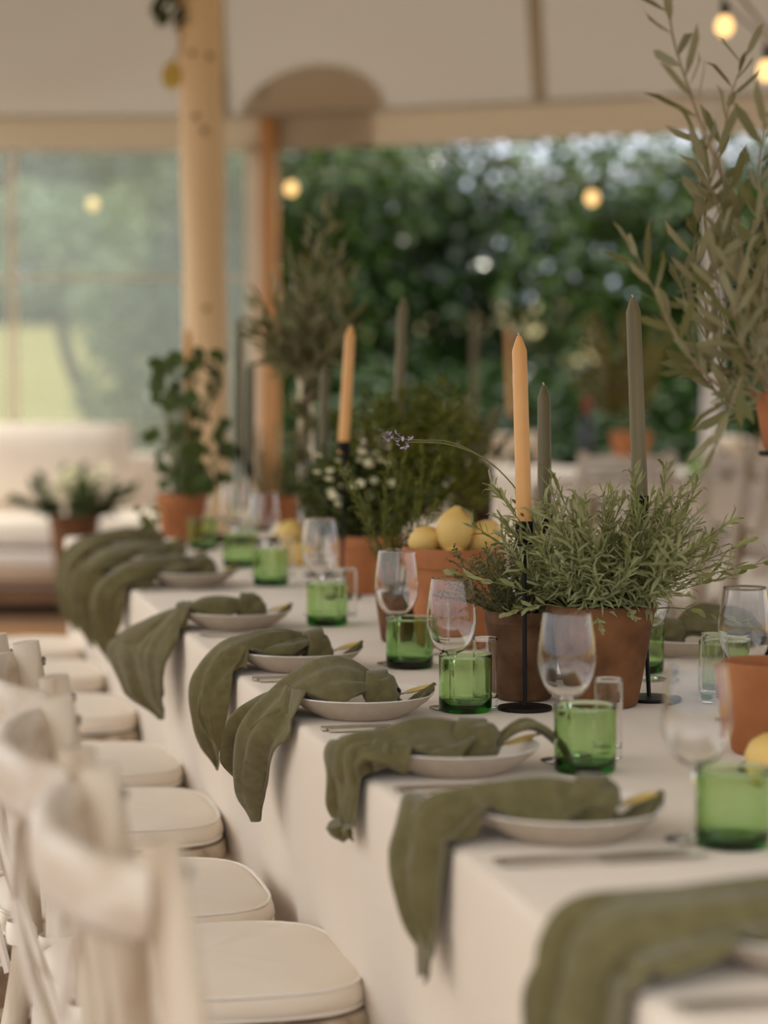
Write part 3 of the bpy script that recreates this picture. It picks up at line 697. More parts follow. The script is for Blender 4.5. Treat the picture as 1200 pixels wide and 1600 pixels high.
for k, (px, py) in enumerate(PLATES):
    p = on(px, py, TZ + .0345); p.z = TZ + .0008
    w_ = 'nearest' if k == 0 else ORD[k]
    o = place(get(plate0), p, 'stoneware plate under the %s olive napkin from the front, left side' % w_, sc_=.96)
    n = make_napkin(20 + k, p.x - X0, **NAP[k]); place(n, p, nlab[k])
    for j in range(2):
        q = get(kn0); place(q, (X0 + .012 + .008 * j + (.006 if k % 2 else 0), p.y - .128 - .016 * j, TZ + .0005), '%s knife to the right of the %s plate from the front' % ('inner' if j == 0 else 'outer', w_), R(2 - 3 * j), group='silver knives')
    q = get(fk0); place(q, (X0 + .03, p.y + .135, TZ + .0005), 'silver fork to the left of the %s plate from the front' % w_, R(-2))
    q = get(pk0); place(q, (p.x + .072, p.y + .018, TZ + .030), 'lemon-shaped place marker on the %s plate from the front' % w_, R(8 - 5 * (k % 4)))
    q.rotation_euler.y = R(-15)
TUM = [(1145, 1322, 0), (914, 1205, 0), (727, 1111, 0), (640, 1043, 1), (511, 977, 0), (423, 915, 0), (374, 886, 0), (317, 858, 0)]
for k, (px, py, kind) in enumerate(TUM):
    p = on(px, py); p.z = TZ + .0005; o = get(tumB if kind else tumA)
    place(o, p, ['green tumbler at the right frame edge with a lemon behind it', 'green tumbler in front of the large herb pot, left of a shot glass', 'sharp pale green tumbler beside the black candle base', 'darkest green tumbler in front of the lemon pot',
                 'green tumbler between the lemon pot and the diamond-shaped napkin', 'green tumbler left of the white flowered pot', 'green tumbler second from the far end of the table', 'green tumbler at the far end of the table'][k], R(40 * k))
WIN = [(1090, 1036), (886, 957), (706, 904), (620, 860), (500, 811), (412, 771), (365, 755), (312, 739)]
for k, (px, py) in enumerate(WIN):
    p = on(px, py, TZ + .1945); p.z = TZ + .0005
    place(get(wine0), p, ['large blurred wine glass nearest the right frame edge', 'wine glass in front of the large herb pot', 'wine glass left of the pot of thyme and the black candle stand', 'wine glass in front of the left edge of the lemon pot',
                          'wine glass in front of the white flowered pot', 'wine glass before the small far lemons', 'middle one of the three far wine glasses', 'furthest wine glass, under the left peach candle'][k], R(25 * k))
SHOT = [(950, 1186), (758, 1106), (684, 1037), (543, 972), (447, 912)]
for k, (px, py) in enumerate(SHOT):
    p = on(px, py); p.z = TZ + .0005
    place(get(shot0), p, ['tall clear shot glass behind the tumbler before the large herb pot', 'tall clear shot glass beside the base of the black candle stand', 'clear shot glass behind the darkest green tumbler', 'clear shot glass before the white flowered pot', 'clear shot glass beside the far lemons'][k])
# right side of the table
def rside(px, py, o, label, h=TZ, rz=None):
    p = on(px, py, h); p.z = TZ + .0005; return place(o, p, label, rz)
p = on(1080, 994, TZ + .034); p.z = TZ + .0008
place(copy_tree(plate0), p, 'stoneware plate across the table, behind the large herb pot')
n = make_napkin(31, X1 - p.x, hang=.16, far=((0, .02), (.25, .06), (.5, .09), (.7, .08), (1, .01)), near=((0, .02), (.25, .06), (.5, .08), (.75, .06), (1, .01)), arch=.075, kx=.04, tail='arch'); place(n, p, 'olive napkin on the plate across the table, right of the herb pot', PI)
rside(1164, 918, copy_tree(wine0), 'wine glass at the right frame edge, behind the front terracotta pot', TZ + .1945)
rside(1010, 1062, copy_tree(wine0), 'wine glass half hidden behind the large herb pot', TZ)
rside(1000, 1050, copy_tree(tumA), 'green tumbler hidden behind the large herb pot, only its edge showing', TZ)
rside(1113, 1098, copy_tree(shot0), 'clear shot glass on the right, between the pots', TZ)
rside(1132, 1086, copy_tree(tumA), 'green tumbler behind the clear shot glass on the right', TZ)

# ================================================================== POTS AND PLANTS
def pot_mesh(rt, rb, h, lip=0.0, lh=.0, th=.007):
    pr = [(.001, .001), (rb - .003, .001), (rb, .004), (rb + (rt - lip - rb) * .5, h * .5 - lh * .25)]
    if lip: pr += [(rt - lip, h - lh - .001), (rt - .001, h - lh), (rt, h - lh + .003), (rt, h - .003), (rt - .002, h)]
    else: pr += [(rt - .0005, h - .004), (rt, h - .002), (rt - .002, h)]
    pr += [(rt - th + .001, h), (rt - th, h - .003), (rt - th - .002, h - .03), (rb - th, .012), (.001, .010)]
    return MB().lathe(pr, 48)
def pot(name, p, rt, rb, h, m, label, lip=0, lh=0, soil=.018, mound=0):
    t = empty(name, p, label, 'potted plant')
    pot_mesh(rt, rb, h, lip, lh).build('pot', m, t)
    rr = random.Random(int(rt * 1e4)); z = h - soil
    s = MB(); rs = (rt - .0085 - (rt - rb) * soil / h)
    s.lathe([(rs, z)] + [(rs * k, z + mound * (1 - k * k) + rr.uniform(-.002, .003)) for k in (.85, .65, .45, .25)] + [(.001, z + mound)], 24); s.build('soil', M['soil'], t)
    return t
def aim(o, p, d, roll=0):
    o.location = p; o.rotation_mode = 'QUATERNION'; o.rotation_quaternion = Vector(d).normalized().to_track_quat('Z', 'Y') @ Matrix.Rotation(roll, 3, 'Z').to_quaternion(); return o
def sprig(rr, L, n, ll, lw, bend=.2, spread=.9, m=None, name='sprig', base=.15, top=1.0, wild=0, curl=.35):
    mb = MB(); pts = spline([(0, 0, 0), (bend * L * .25, 0, L * .45), (bend * L, rr.uniform(-.1, .1) * L, L)], 10)
    mb.tube(pts, [.0016 - .0001 * k for k in range(11)], 5, mi=1)
    for i in range(n):
        s = base + (1 - base) * i / (n - 1); q = s * 10; k = min(int(q), 9); p = pts[k].lerp(pts[k + 1], q - k); tg = (pts[k + 1] - pts[k]).normalized()
        a = i * 2.4 + rr.uniform(-.4, .4); side = Vector((math.cos(a), math.sin(a), 0)); side = (side - tg * side.dot(tg)).normalized()
        sp = spread * (1 - .55 * s) * rr.uniform(.7, 1.25); d = tg + side * sp + Vector((rr.uniform(-wild, wild), rr.uniform(-wild, wild), rr.uniform(-wild, wild))); nn = tg * sp - side * .6
        z = ll * (1 - .45 * s * (2 - top)) * rr.uniform(.7, 1.2); mb.leaf(p, d, nn, z, lw * rr.uniform(.7, 1.3), rr.uniform(-.15, curl))
    me = bpy.data.meshes.new(name); me.from_pydata(mb.v, [], mb.f); me.materials.append(m); me.materials.append(M['greenstem'])
    me.polygons.foreach_set('material_index', mb.m); me.polygons.foreach_set('use_smooth', [True] * len(me.polygons)); me.update(); return me
def bush(t, meshes, rr, n, c, rpot, tiltmax, zs=(.85, 1.15), name='sprig', bias=(0, 0)):
    for i in range(n):
        a = rr.uniform(0, 2 * PI); q = rr.random() ** .6; r = rpot * q
        tl = tiltmax * q * rr.uniform(.7, 1.1)
        o = bpy.data.objects.new(name, rr.choice(meshes)); col.objects.link(o); o.parent = t
        aim(o, (c[0] + r * math.cos(a), c[1] + r * math.sin(a), c[2]), (math.sin(tl) * math.cos(a) + bias[0], math.sin(tl) * math.sin(a) + bias[1], math.cos(tl)), rr.uniform(0, 6.28))
        s = rr.uniform(*zs); o.scale = (s, s, s)
# large lavender pot (in focus)
rr = random.Random(21)
p = on(938, 1102); p.z = TZ + .0005; BIG = p.copy()
lav = pot('potted_lavender', p, .083, .056, .154, M['aged'], 'large weathered terracotta pot of bushy grey-green lavender, sharp in front', soil=.012, mound=.012)
sm = [sprig(rr, .195, 40, .046, .0048, b, 1.15, M['lav_leaf'], wild=.45, curl=.6) for b in (.05, .2, .35, .5)]
sm += [sprig(rr, .15, 30, .050, .0058, b, 1.25, M['lav_leaf'], wild=.5, curl=.7) for b in (.2, .5)]
bush(lav, sm, rr, 118, (0, 0, .145), .055, .92, (.70, 1.08))
bush(lav, sm[2:], rr, 9, (.012, -.012, .148), .060, 1.5, (.6, .8), bias=(.25, -.2))
# broad-leaved side shoots
s2 = [sprig(rr, .20, 11, .050, .009, .3, .8, M['lav_leaf'], base=.45) for _ in range(2)]
for (a, tl, s) in ((-.1, .95, 1.0), (.25, 1.2, .85), (-.5, 1.35, .8), (-1.4, 1.35, .5), (-2.0, 1.5, .5), (3.3, 1.0, .9), (3.6, 1.25, .8)):
    o = bpy.data.objects.new('sprig', rr.choice(s2)); col.objects.link(o); o.parent = lav
    aim(o, (.05 * math.cos(a), .05 * math.sin(a), .145), (math.sin(tl) * math.cos(a), math.sin(tl) * math.sin(a), math.cos(tl)), rr.uniform(0, 6)); o.scale = (s,) * 3
# two long arching flower stalks
for k in range(2):
    pts3 = [at(x, y, 3.62 - .02 * k) - p for x, y in ((868, 905), (828, 800), (790, 745), (745 + 4 * k, 709 + 3 * k), (700, 690 + 4 * k), (660, 688 + 3 * k), (612 + 20 * k, 685 + 6 * k))]
    st = MB().tube(spline(pts3, 24), .0011, 5).build('flower_stalk', M['greenstem'], lav)
    f = MB(); c = pts3[-1]
    for i in range(16):
        q = c + Vector((rr.uniform(-.010, .010), rr.uniform(-.006, .006), rr.uniform(-.008, .009))); f.leaf(q, (rr.uniform(-1, 1), rr.uniform(-1, 1), rr.uniform(-.5, 1)), (0, 0, 1), .009, .006)
    f.build('flower_head', M['violet'], lav, smooth=False)['label'] = 'pale violet lavender flower'
# thyme pot
p = on(818, 1092); p.z = TZ + .0005
thy = pot('potted_thyme', p, .060, .043, .137, M['aged2'], 'small lime-stained terracotta pot of wiry thyme behind the black candle stand', lip=.002, lh=.02, soil=.006, mound=.006)
rr = random.Random(22)
tm = [sprig(rr, .105, 54, .0080, .0038, b, 1.4, M['thyme'], base=.2, top=1.6, wild=.8) for b in (.1, .3, .5, .7)]
bush(thy, tm, rr, 95, (0, 0, .130), .045, 1.05, (.7, 1.15))
# lemon pot
p = on(708, 1010); p.z = TZ + .0005; LP = p.copy()
t = empty('lemon_pot', p, 'clean orange terracotta pot heaped with lemons', 'pot')
pot_mesh(.090, .062, .180, .0, 0).build('pot', M['terra'], t)
MB().lathe([(.0905, .146), (.0912, .148), (.0925, .176), (.091, .181), (.089, .181)], 48).build('rim', M['terra'], t)
def lemon_mesh():
    pr = [(.0005, -.044), (.005, -.043), (.011, -.0385), (.021, -.031), (.029, -.018), (.0325, 0), (.0295, .017), (.022, .029), (.012, .0365), (.006, .041), (.0005, .0425)]
    return MB().lathe(pr, 28, rip=lambda a, z: .012 * math.sin(3 * a + z * 90))
lm0 = tag(lemon_mesh().build('lemon', M['lemon']), 'l', 'lemon', 'yellow lemons')
def lemon(loc, rot, s, label, first=False):
    o = lm0 if first else lm0.copy()
    if not first: col.objects.link(o)
    o.location = loc; o.rotation_euler = rot; o.scale = (s, s, s); o['label'] = label; return o
C = LP + Vector((0, 0, .198))
lm = lemon(C + RIGHT * .002 - FWD * .030 + Vector((0, 0, .014)), (.12, .1, 0), 1.05, 'large upright lemon with a green leaf on top of the lemon pot', True)
lemon(C - RIGHT * .052 - FWD * .012 + Vector((0, 0, -.006)), (1.2, .3, .4), .82, 'lemon on the left of the heap in the terracotta pot')
lemon(C + RIGHT * .055 - FWD * .012 + Vector((0, 0, -.002)), (.5, .5, 0), .92, 'lemon on the right of the heap, beside the candle')
lemon(C + FWD * .04 + Vector((0, 0, -.01)), (1.3, .5, 2), .92, 'lemon at the back of the heap, behind the upright lemon')
lemon(C - FWD * .050 + Vector((0, 0, -.036)), (1.4, .2, .2), .7, 'low lemon just above the pot rim, under the upright lemon')
lemon(C + RIGHT * .02 + FWD * .005 + Vector((0, 0, -.06)), (1.4, .2, 1.2), .9, 'lemon buried in the middle of the terracotta pot')
lf = MB().leaf((0.002, 0, .041), (.5, -.6, .05), (0, 0, 1), .036, .013, .7).build('leaf', M['lav_leaf'], lm, smooth=True)
# small pot with tall fine herbs left of the lemons
p = on(622, 1003); p.z = TZ + .0005
hp = pot('potted_herb', p, .042, .031, .085, M['aged'], 'small dark terracotta pot of tall fine herbs, left of the lemon pot', soil=.006)
rr = random.Random(23)
hm_ = [sprig(rr, .245, 90, .022, .0036, b, 1.4, M['ferny'], base=.3, top=1.4, wild=.7) for b in (.05, .15, .25)]
bush(hp, hm_, rr, 13, (0, 0, .08), .025, .42, (.75, 1.15), bias=(.10, 0))
# large pot with white flowers and feathery dill
p = on(576, 926); p.z = TZ + .0005; FP = p
fp = pot('potted_flowers', p, .078, .060, .128, M['terra'], 'terracotta pot of cream flowers and feathery green foliage', lip=.003, lh=.03, soil=.0, mound=.030)
rr = random.Random(24)
fm = [sprig(rr, .17, 46, .022, .008, b, 1.2, M['herb'], base=.1, top=1.5) for b in (.1, .3, .5)]
bush(fp, fm, rr, 60, (0, 0, .128), .055, 1.0, (.65, 1.1))
dm = [sprig(rr, .27, 190, .026, .0080, b, 1.5, M['ferny'], base=.2, top=1.7, wild=1.0) for b in (.1, .25, .4)]
bush(fp, dm, rr, 24, (.05, .06, .14), .05, .95, (.6, 1.05), bias=(.25, .1))
fb = MB(); cR = RIGHT * .075
blob_leaves(fb, rr, [(cR.x + RIGHT.x * a, cR.y + RIGHT.y * a + b, z, r, r, r * 1.1) for a, b, z, r in ((-.09, 0, .27, .07), (-.04, -.05, .33, .06), (.0, 0, .25, .08), (.02, .03, .38, .07), (.07, -.03, .34, .075), (.09, .02, .41, .05), (.13, 0, .31, .055), (.06, -.05, .24, .07), (.12, -.03, .23, .06), (-.06, .05, .38, .05))], 3600, .024, .0075, .1, -.3)
fb.build('feathery_foliage', M['ferny'], fp, smooth=False)['kind'] = 'stuff'
fb = MB(); cL = RIGHT * -.045
blob_leaves(fb, rr, [(cL.x, cL.y, .21, .10, .09, .085)], 1800, .024, .011, .1, 0)
fb.build('leafy_foliage', M['herb'], fp, smooth=False)['kind'] = 'stuff'
for k in range(30):
    a, q = rr.uniform(0, 6.28), rr.uniform(.02, .09); c = Vector((cL.x + q * math.cos(a), cL.y - .085 + .03 * math.sin(a), .265 + rr.uniform(-.07, .05)))
    f = MB()
    for i in range(7): f.leaf((0, 0, 0), (math.cos(i * .9), math.sin(i * .9), .25), (0, 0, 1), .011, .009)
    f.lathe([(.004, .001), (.003, .004), (.0005, .005)], 8)
    o = f.build('flower', M['flower'], fp); o.location = c; o.rotation_euler = (rr.uniform(.2, 1.1), rr.uniform(-.4, .4), 0)
# maroon planter behind
p = at(738, 800, 6.2); p.z = TZ + .0005
mp = pot('potted_salvia', p, .055, .045, .24, M['maroon'], 'tall dark maroon pot with dusky foliage behind the lemons', soil=.01)
rr = random.Random(25); mm = [sprig(rr, .16, 26, .026, .010, b, 1.0, M['olive_leaf'], base=.2) for b in (.1, .3)]
bush(mp, mm, rr, 20, (0, 0, .235), .04, .8)
# far pots
p = on(284, 850); p.z = TZ + .0005
gp = pot('potted_geranium', p, .070, .052, .14, M['terra'], 'terracotta pot of large-leaved green plant at the far end', lip=.003, lh=.03)
rr = random.Random(26)
def round_leaf():
    mb = MB(); vs = [(0, 0, 0)]; n = 14
    for i in range(n):
        a = -2.7 + 5.4 * i / (n - 1); r = .024 * (1 + .12 * math.sin(i * 2.6)); vs.append((r * math.cos(a) + .02, r * math.sin(a), .006 * math.cos(3 * a)))
    mb.add(vs, [(0, i, i + 1) for i in range(1, n)]); return mb
gl = None
for k in range(76):
    a = rr.uniform(0, 6.28); q = rr.random() ** .5; zz = rr.uniform(.02, .38); r = .135 * q * (1 - .25 * zz / .38)
    c = Vector((r * math.cos(a), r * math.sin(a), .14 + zz)) + RIGHT * (.03)
    st = MB().tube(spline([(.02 * math.cos(a), .02 * math.sin(a), .125), (c.x * .5, c.y * .5, .125 + zz * .6), c], 6), .0016, 5).build('stem', M['greenstem'], gp)
    if gl is None: o = gl = round_leaf().build('leaf', M['geran'], gp)
    else: o = gl.copy(); col.objects.link(o)
    aim(o, c, (math.cos(a) * .6 + rr.uniform(-.4, .4), math.sin(a) * .6 - .5, rr.uniform(.1, .9)), rr.uniform(0, 6.28)); s = rr.uniform(.75, 1.3); o.scale = (s, s, s)
tr_ = MB(); tr_.tube(spline([(-.05, -.03, .13), (-.10, -.05, .10), (-.115, -.06, .02), (-.10, -.065, -.0)], 8), .002, 5)
for k in range(16): tr_.leaf((-.105 + rr.uniform(-.02, .02), -.06 + rr.uniform(-.01, .01), rr.uniform(.01, .11)), (rr.uniform(-1, 1), rr.uniform(-1, .3), -.3), (0, -1, .5), .035, .022)
tr_.build('trailing_shoot', M['ferny'], gp)
p = on(432, 842); p.z = TZ + .0005
p2 = pot('potted_rosemary', p, .062, .046, .12, M['terra'], 'terracotta pot of upright rosemary behind the far wine glasses', lip=.003, lh=.028)
rr = random.Random(27); rm = [sprig(rr, .19, 60, .020, .003, b, 1.1, M['herb'], base=.1, top=1.5) for b in (.1, .25)]
bush(p2, rm, rr, 26, (0, 0, .115), .045, .6, (.5, 1.15))
for (lx, ly, s, lab) in ((452, 878, .95, 'lower left lemon of the small far stack on the table'), (466, 884, .9, 'lower right lemon of the small far stack on the table'), (487, 872, 1.0, 'lemon on the table under the tall slim vase')):
    q = on(lx, ly); q.z = TZ + .032 * s; lemon(q, (1.57, .2, lx), s, lab)
q = on(456, 880); q.z = TZ + .079; lemon(q, (1.4, .2, 1), .95, 'lemon on top of the small far stack')
q = on(1212, 1226); q.z = TZ + .033; lemon(q, (1.57, 0, .6), 1.0, 'lemon behind the green tumbler at the right frame edge')
# front right pot
p = on(1196, 1176); p.z = TZ + .0005
pot('terracotta_pot', p, .060, .045, .122, M['terra'], 'clean terracotta pot at the right frame edge in front', lip=.0, lh=0, soil=.03)['category'] = 'pot'

# ================================================================== OLIVE BRANCHES
def olive_leaf_mesh(k):
    mb = MB(); mb.leaf((0, 0, 0), (0, 0, 1), (1, 0, 0), .060, .0125, .12 + .08 * k, shape=.5); me = bpy.data.meshes.new('leaf')
    me.from_pydata(mb.v, [], mb.f); me.materials.append(M['olive_leaf']); me.polygons.foreach_set('use_smooth', [True] * len(me.polygons)); me.update(); return me
OLM = [olive_leaf_mesh(k) for k in range(3)]
def olive_branch(t, pts, r0, nl, rr, ls=1.0):
    sp = spline(pts, 24); b = MB().tube(sp, [r0 * (1 - .03 * k) for k in range(25)], 7).build('branch', M['stem'], t)
    for i in range(nl):
        s = .12 + .88 * i / max(nl - 1, 1); q = s * 24; k = min(int(q), 23); p = sp[k].lerp(sp[k + 1], q - k); tg = (sp[k + 1] - sp[k]).normalized()
        a = (i % 2) * PI + (i // 2) * 1.4 + rr.uniform(-.5, .5); e1 = tg.orthogonal().normalized(); e2 = tg.cross(e1)
        d = tg * rr.uniform(.7, 1.3) + (e1 * math.cos(a) + e2 * math.sin(a)) * rr.uniform(.6, 1.1) * (1 if i < nl - 1 else .1)
        o = bpy.data.objects.new('leaf', rr.choice(OLM)); col.objects.link(o); o.parent = b; aim(o, p, d, rr.uniform(0, 6.28)); z = rr.uniform(.75, 1.2) * ls; o.scale = (z, z, z)
# right: tall olive in a pot on a stand
D = 3.05
pb = at(1236, 700, D); base = Vector((pb.x, pb.y, TZ))
t = empty('plant_stand', base + Vector((0, 0, .0005)), 'tall black plant stand at the right edge, carrying the olive pot', 'stand')
hz = pb.z - TZ - .005
MB().lathe([(.001, 0), (.062, 0), (.062, .005), (.006, .007), (.001, .007)], 32).build('base', M['iron'], t)
MB().tube([(0, 0, .005), (0, 0, hz - .004)], .005, 10).build('post', M['iron'], t)
MB().lathe([(.001, hz - .005), (.040, hz - .005), (.041, hz), (.001, hz)], 32).build('tray', M['iron'], t)
op = Vector((base.x, base.y, TZ + hz + .0015))
ol = pot('potted_olive', op, .047, .035, .075, M['terra'], 'tall airy olive tree in a small terracotta pot at the right edge', soil=.008); ol['category'] = 'potted tree'
rr = random.Random(29)
def ob(pp, r0, nl, ls=1.0): olive_branch(ol, [at(x, y, D + dd) - op for x, y, dd in pp], r0, nl, rr, ls)
ob([(1236, 655, 0), (1195, 600, 0), (1165, 470, .02), (1150, 330, 0), (1110, 230, -.02), (1080, 150, -.03), (1052, 60, -.02), (1040, -30, 0)], .0040, 34, 1.15)
ob([(1165, 470, .02), (1120, 430, .03), (1100, 330, .05), (1125, 240, .06), (1142, 150, .06), (1165, 90, .05)], .0028, 22)
ob([(1200, 620, 0), (1120, 600, -.02), (1060, 530, -.04), (1020, 450, -.05), (992, 395, -.05)], .0028, 20)
ob([(1195, 600, 0), (1130, 545, .02), (1100, 470, .03), (1085, 400, .03), (1092, 320, .02)], .0026, 18)
ob([(1200, 610, 0), (1190, 500, -.05), (1200, 380, -.06), (1185, 280, -.06), (1200, 190, -.06)], .0030, 24)
ob([(1210, 630, 0), (1160, 640, .05), (1125, 620, .08), (1090, 560, .08)], .0022, 14)
ob([(1200, 600, 0), (1215, 480, .06), (1175, 420, .08), (1150, 380, .09), (1135, 300, .09)], .0026, 20)
ob([(1195, 590, 0), (1170, 560, -.06), (1150, 500, -.08), (1155, 440, -.08), (1180, 360, -.08)], .0024, 18)
ob([(1210, 620, 0), (1180, 610, -.05), (1160, 590, -.07), (1140, 640, -.08), (1120, 690, -.08)], .0020, 12)
ob([(1205, 640, 0), (1150, 600, .04), (1110, 540, .06), (1075, 480, .07), (1060, 430, .07)], .0022, 18)
ob([(1200, 600, 0), (1185, 540, .05), (1160, 460, .07), (1170, 380, .08), (1190, 320, .08)], .0022, 20)
ob([(1205, 610, 0), (1180, 570, -.03), (1135, 500, -.05), (1120, 430, -.05), (1128, 370, -.05)], .0022, 20)
ob([(1205, 630, 0), (1175, 610, .02), (1140, 580, .03), (1120, 570, .03), (1085, 575, .03)], .0020, 14)
ob([(1165, 470, .02), (1140, 400, 0), (1130, 340, -.01), (1110, 290, -.01), (1095, 230, 0)], .0022, 18)
# left: olive sprays in a slim glass vase
D2 = 6.05
vb = at(478, 700, D2); vb.z = TZ + .0005
t = empty('slim_vase', vb, 'tall slim clear glass vase holding olive sprays', 'vase')
MB().lathe([(.001, .001), (.028, .001), (.0285, .004), (.021, .03), (.020, .44), (.0235, .47), (.0225, .471), (.0185, .44), (.0190, .035), (.001, .025)], 32).build('body', M['glass'], t)
ov = empty('olive_spray', Vector((vb.x, vb.y, TZ + .05)), 'dark olive sprays fanning out of the tall slim vase', 'branches')
rr = random.Random(30); o0 = Vector((vb.x, vb.y, TZ + .05))
tips = [(400, 490), (412, 530), (430, 455), (455, 400), (482, 380), (505, 335), (520, 330), (530, 400), (545, 440), (535, 480), (550, 500), (480, 430), (420, 555), (515, 540), (470, 470), (440, 500), (500, 470), (408, 470), (425, 500), (445, 545), (530, 520), (520, 440), (460, 430), (490, 410), (540, 510), (405, 515)]
for k, (x, y) in enumerate(tips):
    dd = rr.uniform(-.08, .08); m_ = at((x + 478 * 1.2) / 2.2, (y + 585) / 2 + 10, D2 + dd * .5) - o0
    olive_branch(ov, [Vector((rr.uniform(-.008, .008), rr.uniform(-.008, .008), .0)), Vector((rr.uniform(-.006, .006), rr.uniform(-.006, .006), .40)), m_, at(x, y, D2 + dd) - o0], .0024, 30, rr, 1.05)

# ================================================================== CANDLES
def candle_set(px, py_top, pxc, pyc, pxb, pyb, r, m, la, lb, pyd=None):
    """candle from (px,py_top) to its cup at (pxc,pyc); holder base at (pxb,pyb) on the table"""
    b = on(pxb, pyb); b.z = TZ + .0005
    D_ = (b - CAM).dot(FWD * _cp + Vector((0, 0, -_sp)))
    c = at(pxc, pyc, D_) - b; top = at(px, py_top, D_) - b
    t = empty('candle_holder', b, lb, 'candle holder', 'black candle stands')
    MB().lathe([(.001, .0), (.040, .0), (.0408, .002), (.040, .005), (.006, .0065), (.001, .007)], 40).build('base', M['iron'], t)
    MB().tube([(0, 0, .005), (c.x, c.y, c.z - .034)], .0034, 10).build('stem', M['iron'], t)
    k = MB().lathe([(.001, -.036), (.010, -.036), (.0130, -.030), (.0135, 0), (.0120, .001), (.0115, -.028), (.001, -.028)], 24).build('cup', M['iron'], t); k.location = c
    d = (top - c); L = d.length
    e = empty('candle', b + c, la, 'candle', 'slim dinner candles')
    e.rotation_mode = 'QUATERNION'; e.rotation_quaternion = d.to_track_quat('Z', 'Y')
    MB().lathe([(.001, -.027), (r * .88, -.027), (r * .98, 0), (r, .02), (r * .93, L - .022), (r * .86, L - .019), (r * .55, L - .008), (r * .36, L - .002), (r * .3, L), (.001, L)], 24, rip=lambda a, z: .025 * math.sin(6 * a)).build('wax', m, e)
    MB().tube([(0, 0, L - .002), (.0006, 0, L + .002), (.002, 0, L + .0045)], .0012, 6).build('wick', M['wick'], e)
candle_set(811, 525, 819, 815, 820, 1109, .0118, M['orange'], 'peach candle standing in front of the lavender', 'black iron candle stand of the peach candle before the lavender')
candle_set(850, 602, 851, 800, 852, 1078, .0112, M['olive'], 'short olive green candle just behind the nearest peach candle', 'black stand hidden behind the thyme, carrying the short olive candle')
candle_set(989, 465, 1000, 775, 1014, 1094, .0120, M['sage'], 'tall grey-green candle rising out of the lavender on the right', 'black candle stand to the right of the large herb pot')
candle_set(548, 510, 537, 690, 534, 935, .0125, M['orange'], 'leaning peach candle behind the cream flowers', 'black candle stand of the leaning peach candle')
candle_set(508, 575, 503, 800, 502, 900, .0120, M['olive'], 'olive candle between the slim vase and the leaning peach candle', 'black stand of the olive candle beside the slim vase')
candle_set(630, 468, 621, 690, 618, 915, .0125, M['sage'], 'grey-green candle leaning above the feathery foliage', 'black candle stand hidden in the feathery foliage')
candle_set(292, 514, 296, 690, 298, 845, .0130, M['orange'], 'peach candle at the far end in front of the thick pole', 'black candle stand of the far peach candle')
candle_set(391, 566, 390, 725, 390, 845, .0125, M['olive'], 'olive candle right of the thick pole', 'black candle stand right of the thick pole')
candle_set(374, 496, 374, 700, 374, 842, .0125, M['sage'], 'tall dark candle at the right side of the thick pole', 'black candle stand furthest back beside the thick pole')
candle_set(741, 486, 741, 640, 741, 727, .0150, M['sage'], 'blurred grey candle on the background table', 'black candle stand of the grey candle on the background table')
candle_set(795, 512, 800, 640, 802, 727, .0150, M['orange'], 'blurred peach candle on the background table', 'black candle stand of the peach candle on the background table')
# background table bits
bb = on(916, 722); bb.z = TZ + .0005
t = empty('wine_bottle', bb, 'dark wine bottle with red foil top on the background table', 'bottle')
MB().lathe([(.001, 0), (.037, 0), (.038, .18), (.03, .21), (.0145, .24), (.0145, .27), (.001, .27)], 24).build('body', M['dark'], t)
MB().lathe([(.015, .235), (.0152, .315), (.001, .316)], 20).build('foil', M['red'], t)
p = on(985, 728); p.z = TZ + .0005
tp = pot('potted_shrub', p, .095, .07, .16, M['terra'], 'terracotta pot on the background table beside the wine bottle', lip=.003, lh=.03)
rr = random.Random(33); am = [sprig(rr, .42, 60, .06, .02, b, 1.0, M['amber'], base=.3, top=1.4) for b in (.1, .3)]
bush(tp, am, rr, 14, (0, 0, .15), .05, .5, (.8, 1.4), bias=(-.12, 0))
for k, (x, y) in enumerate(((955, 735), (940, 738))):
    q = on(x, y); q.z = TZ + .034; lemon(q, (1.57, .3, k), 1.05, ['lemon on the background table beside the pot', 'lemon on the background table nearer the bottle'][k])
q = on(1090, 744); q.z = TZ + .0005; place(copy_tree(tumA), q, 'green tumbler on the background table')
for k, (x, y) in enumerate(((1150, 745), (1195, 752))):
    q = on(x, y); q.z = TZ + .0008; place(copy_tree(plate0), q, 'plate on the background table, %s from the left' % ORD[k], group='plates on the background table')
# flower pot on the coffee table
p = fr(-1.38, 10.75, .3005)
cf = pot('potted_cream_flowers', p, .115, .085, .25, M['aged'], 'brown pot of cream flowers and dark leaves on the coffee table', soil=.01)
rr = random.Random(34)
cm = [sprig(rr, .22, 40, .05, .022, b, 1.1, M['geran'], base=.15, top=1.4) for b in (.2, .4)] + [sprig(rr, .22, 40, .045, .02, .2, 1.1, M['ivy'], base=.15, top=1.4)]
bush(cf, cm, rr, 34, (0, 0, .24), .08, 1.15, (.7, 1.1))
for k in range(40):
    a, q = rr.uniform(0, 6.28), rr.uniform(.0, .17); c = Vector((q * math.cos(a), q * math.sin(a), .36 + rr.uniform(-.03, .11)))
    f = MB()
    for i in range(8): f.leaf((0, 0, 0), (math.cos(i * .8), math.sin(i * .8), .4), (0, 0, 1), .030, .022)
    o = f.build('flower', M['flower'], cf); o.location = c; o.rotation_euler = (rr.uniform(-.2, 1.0), rr.uniform(-.6, .6), 0)

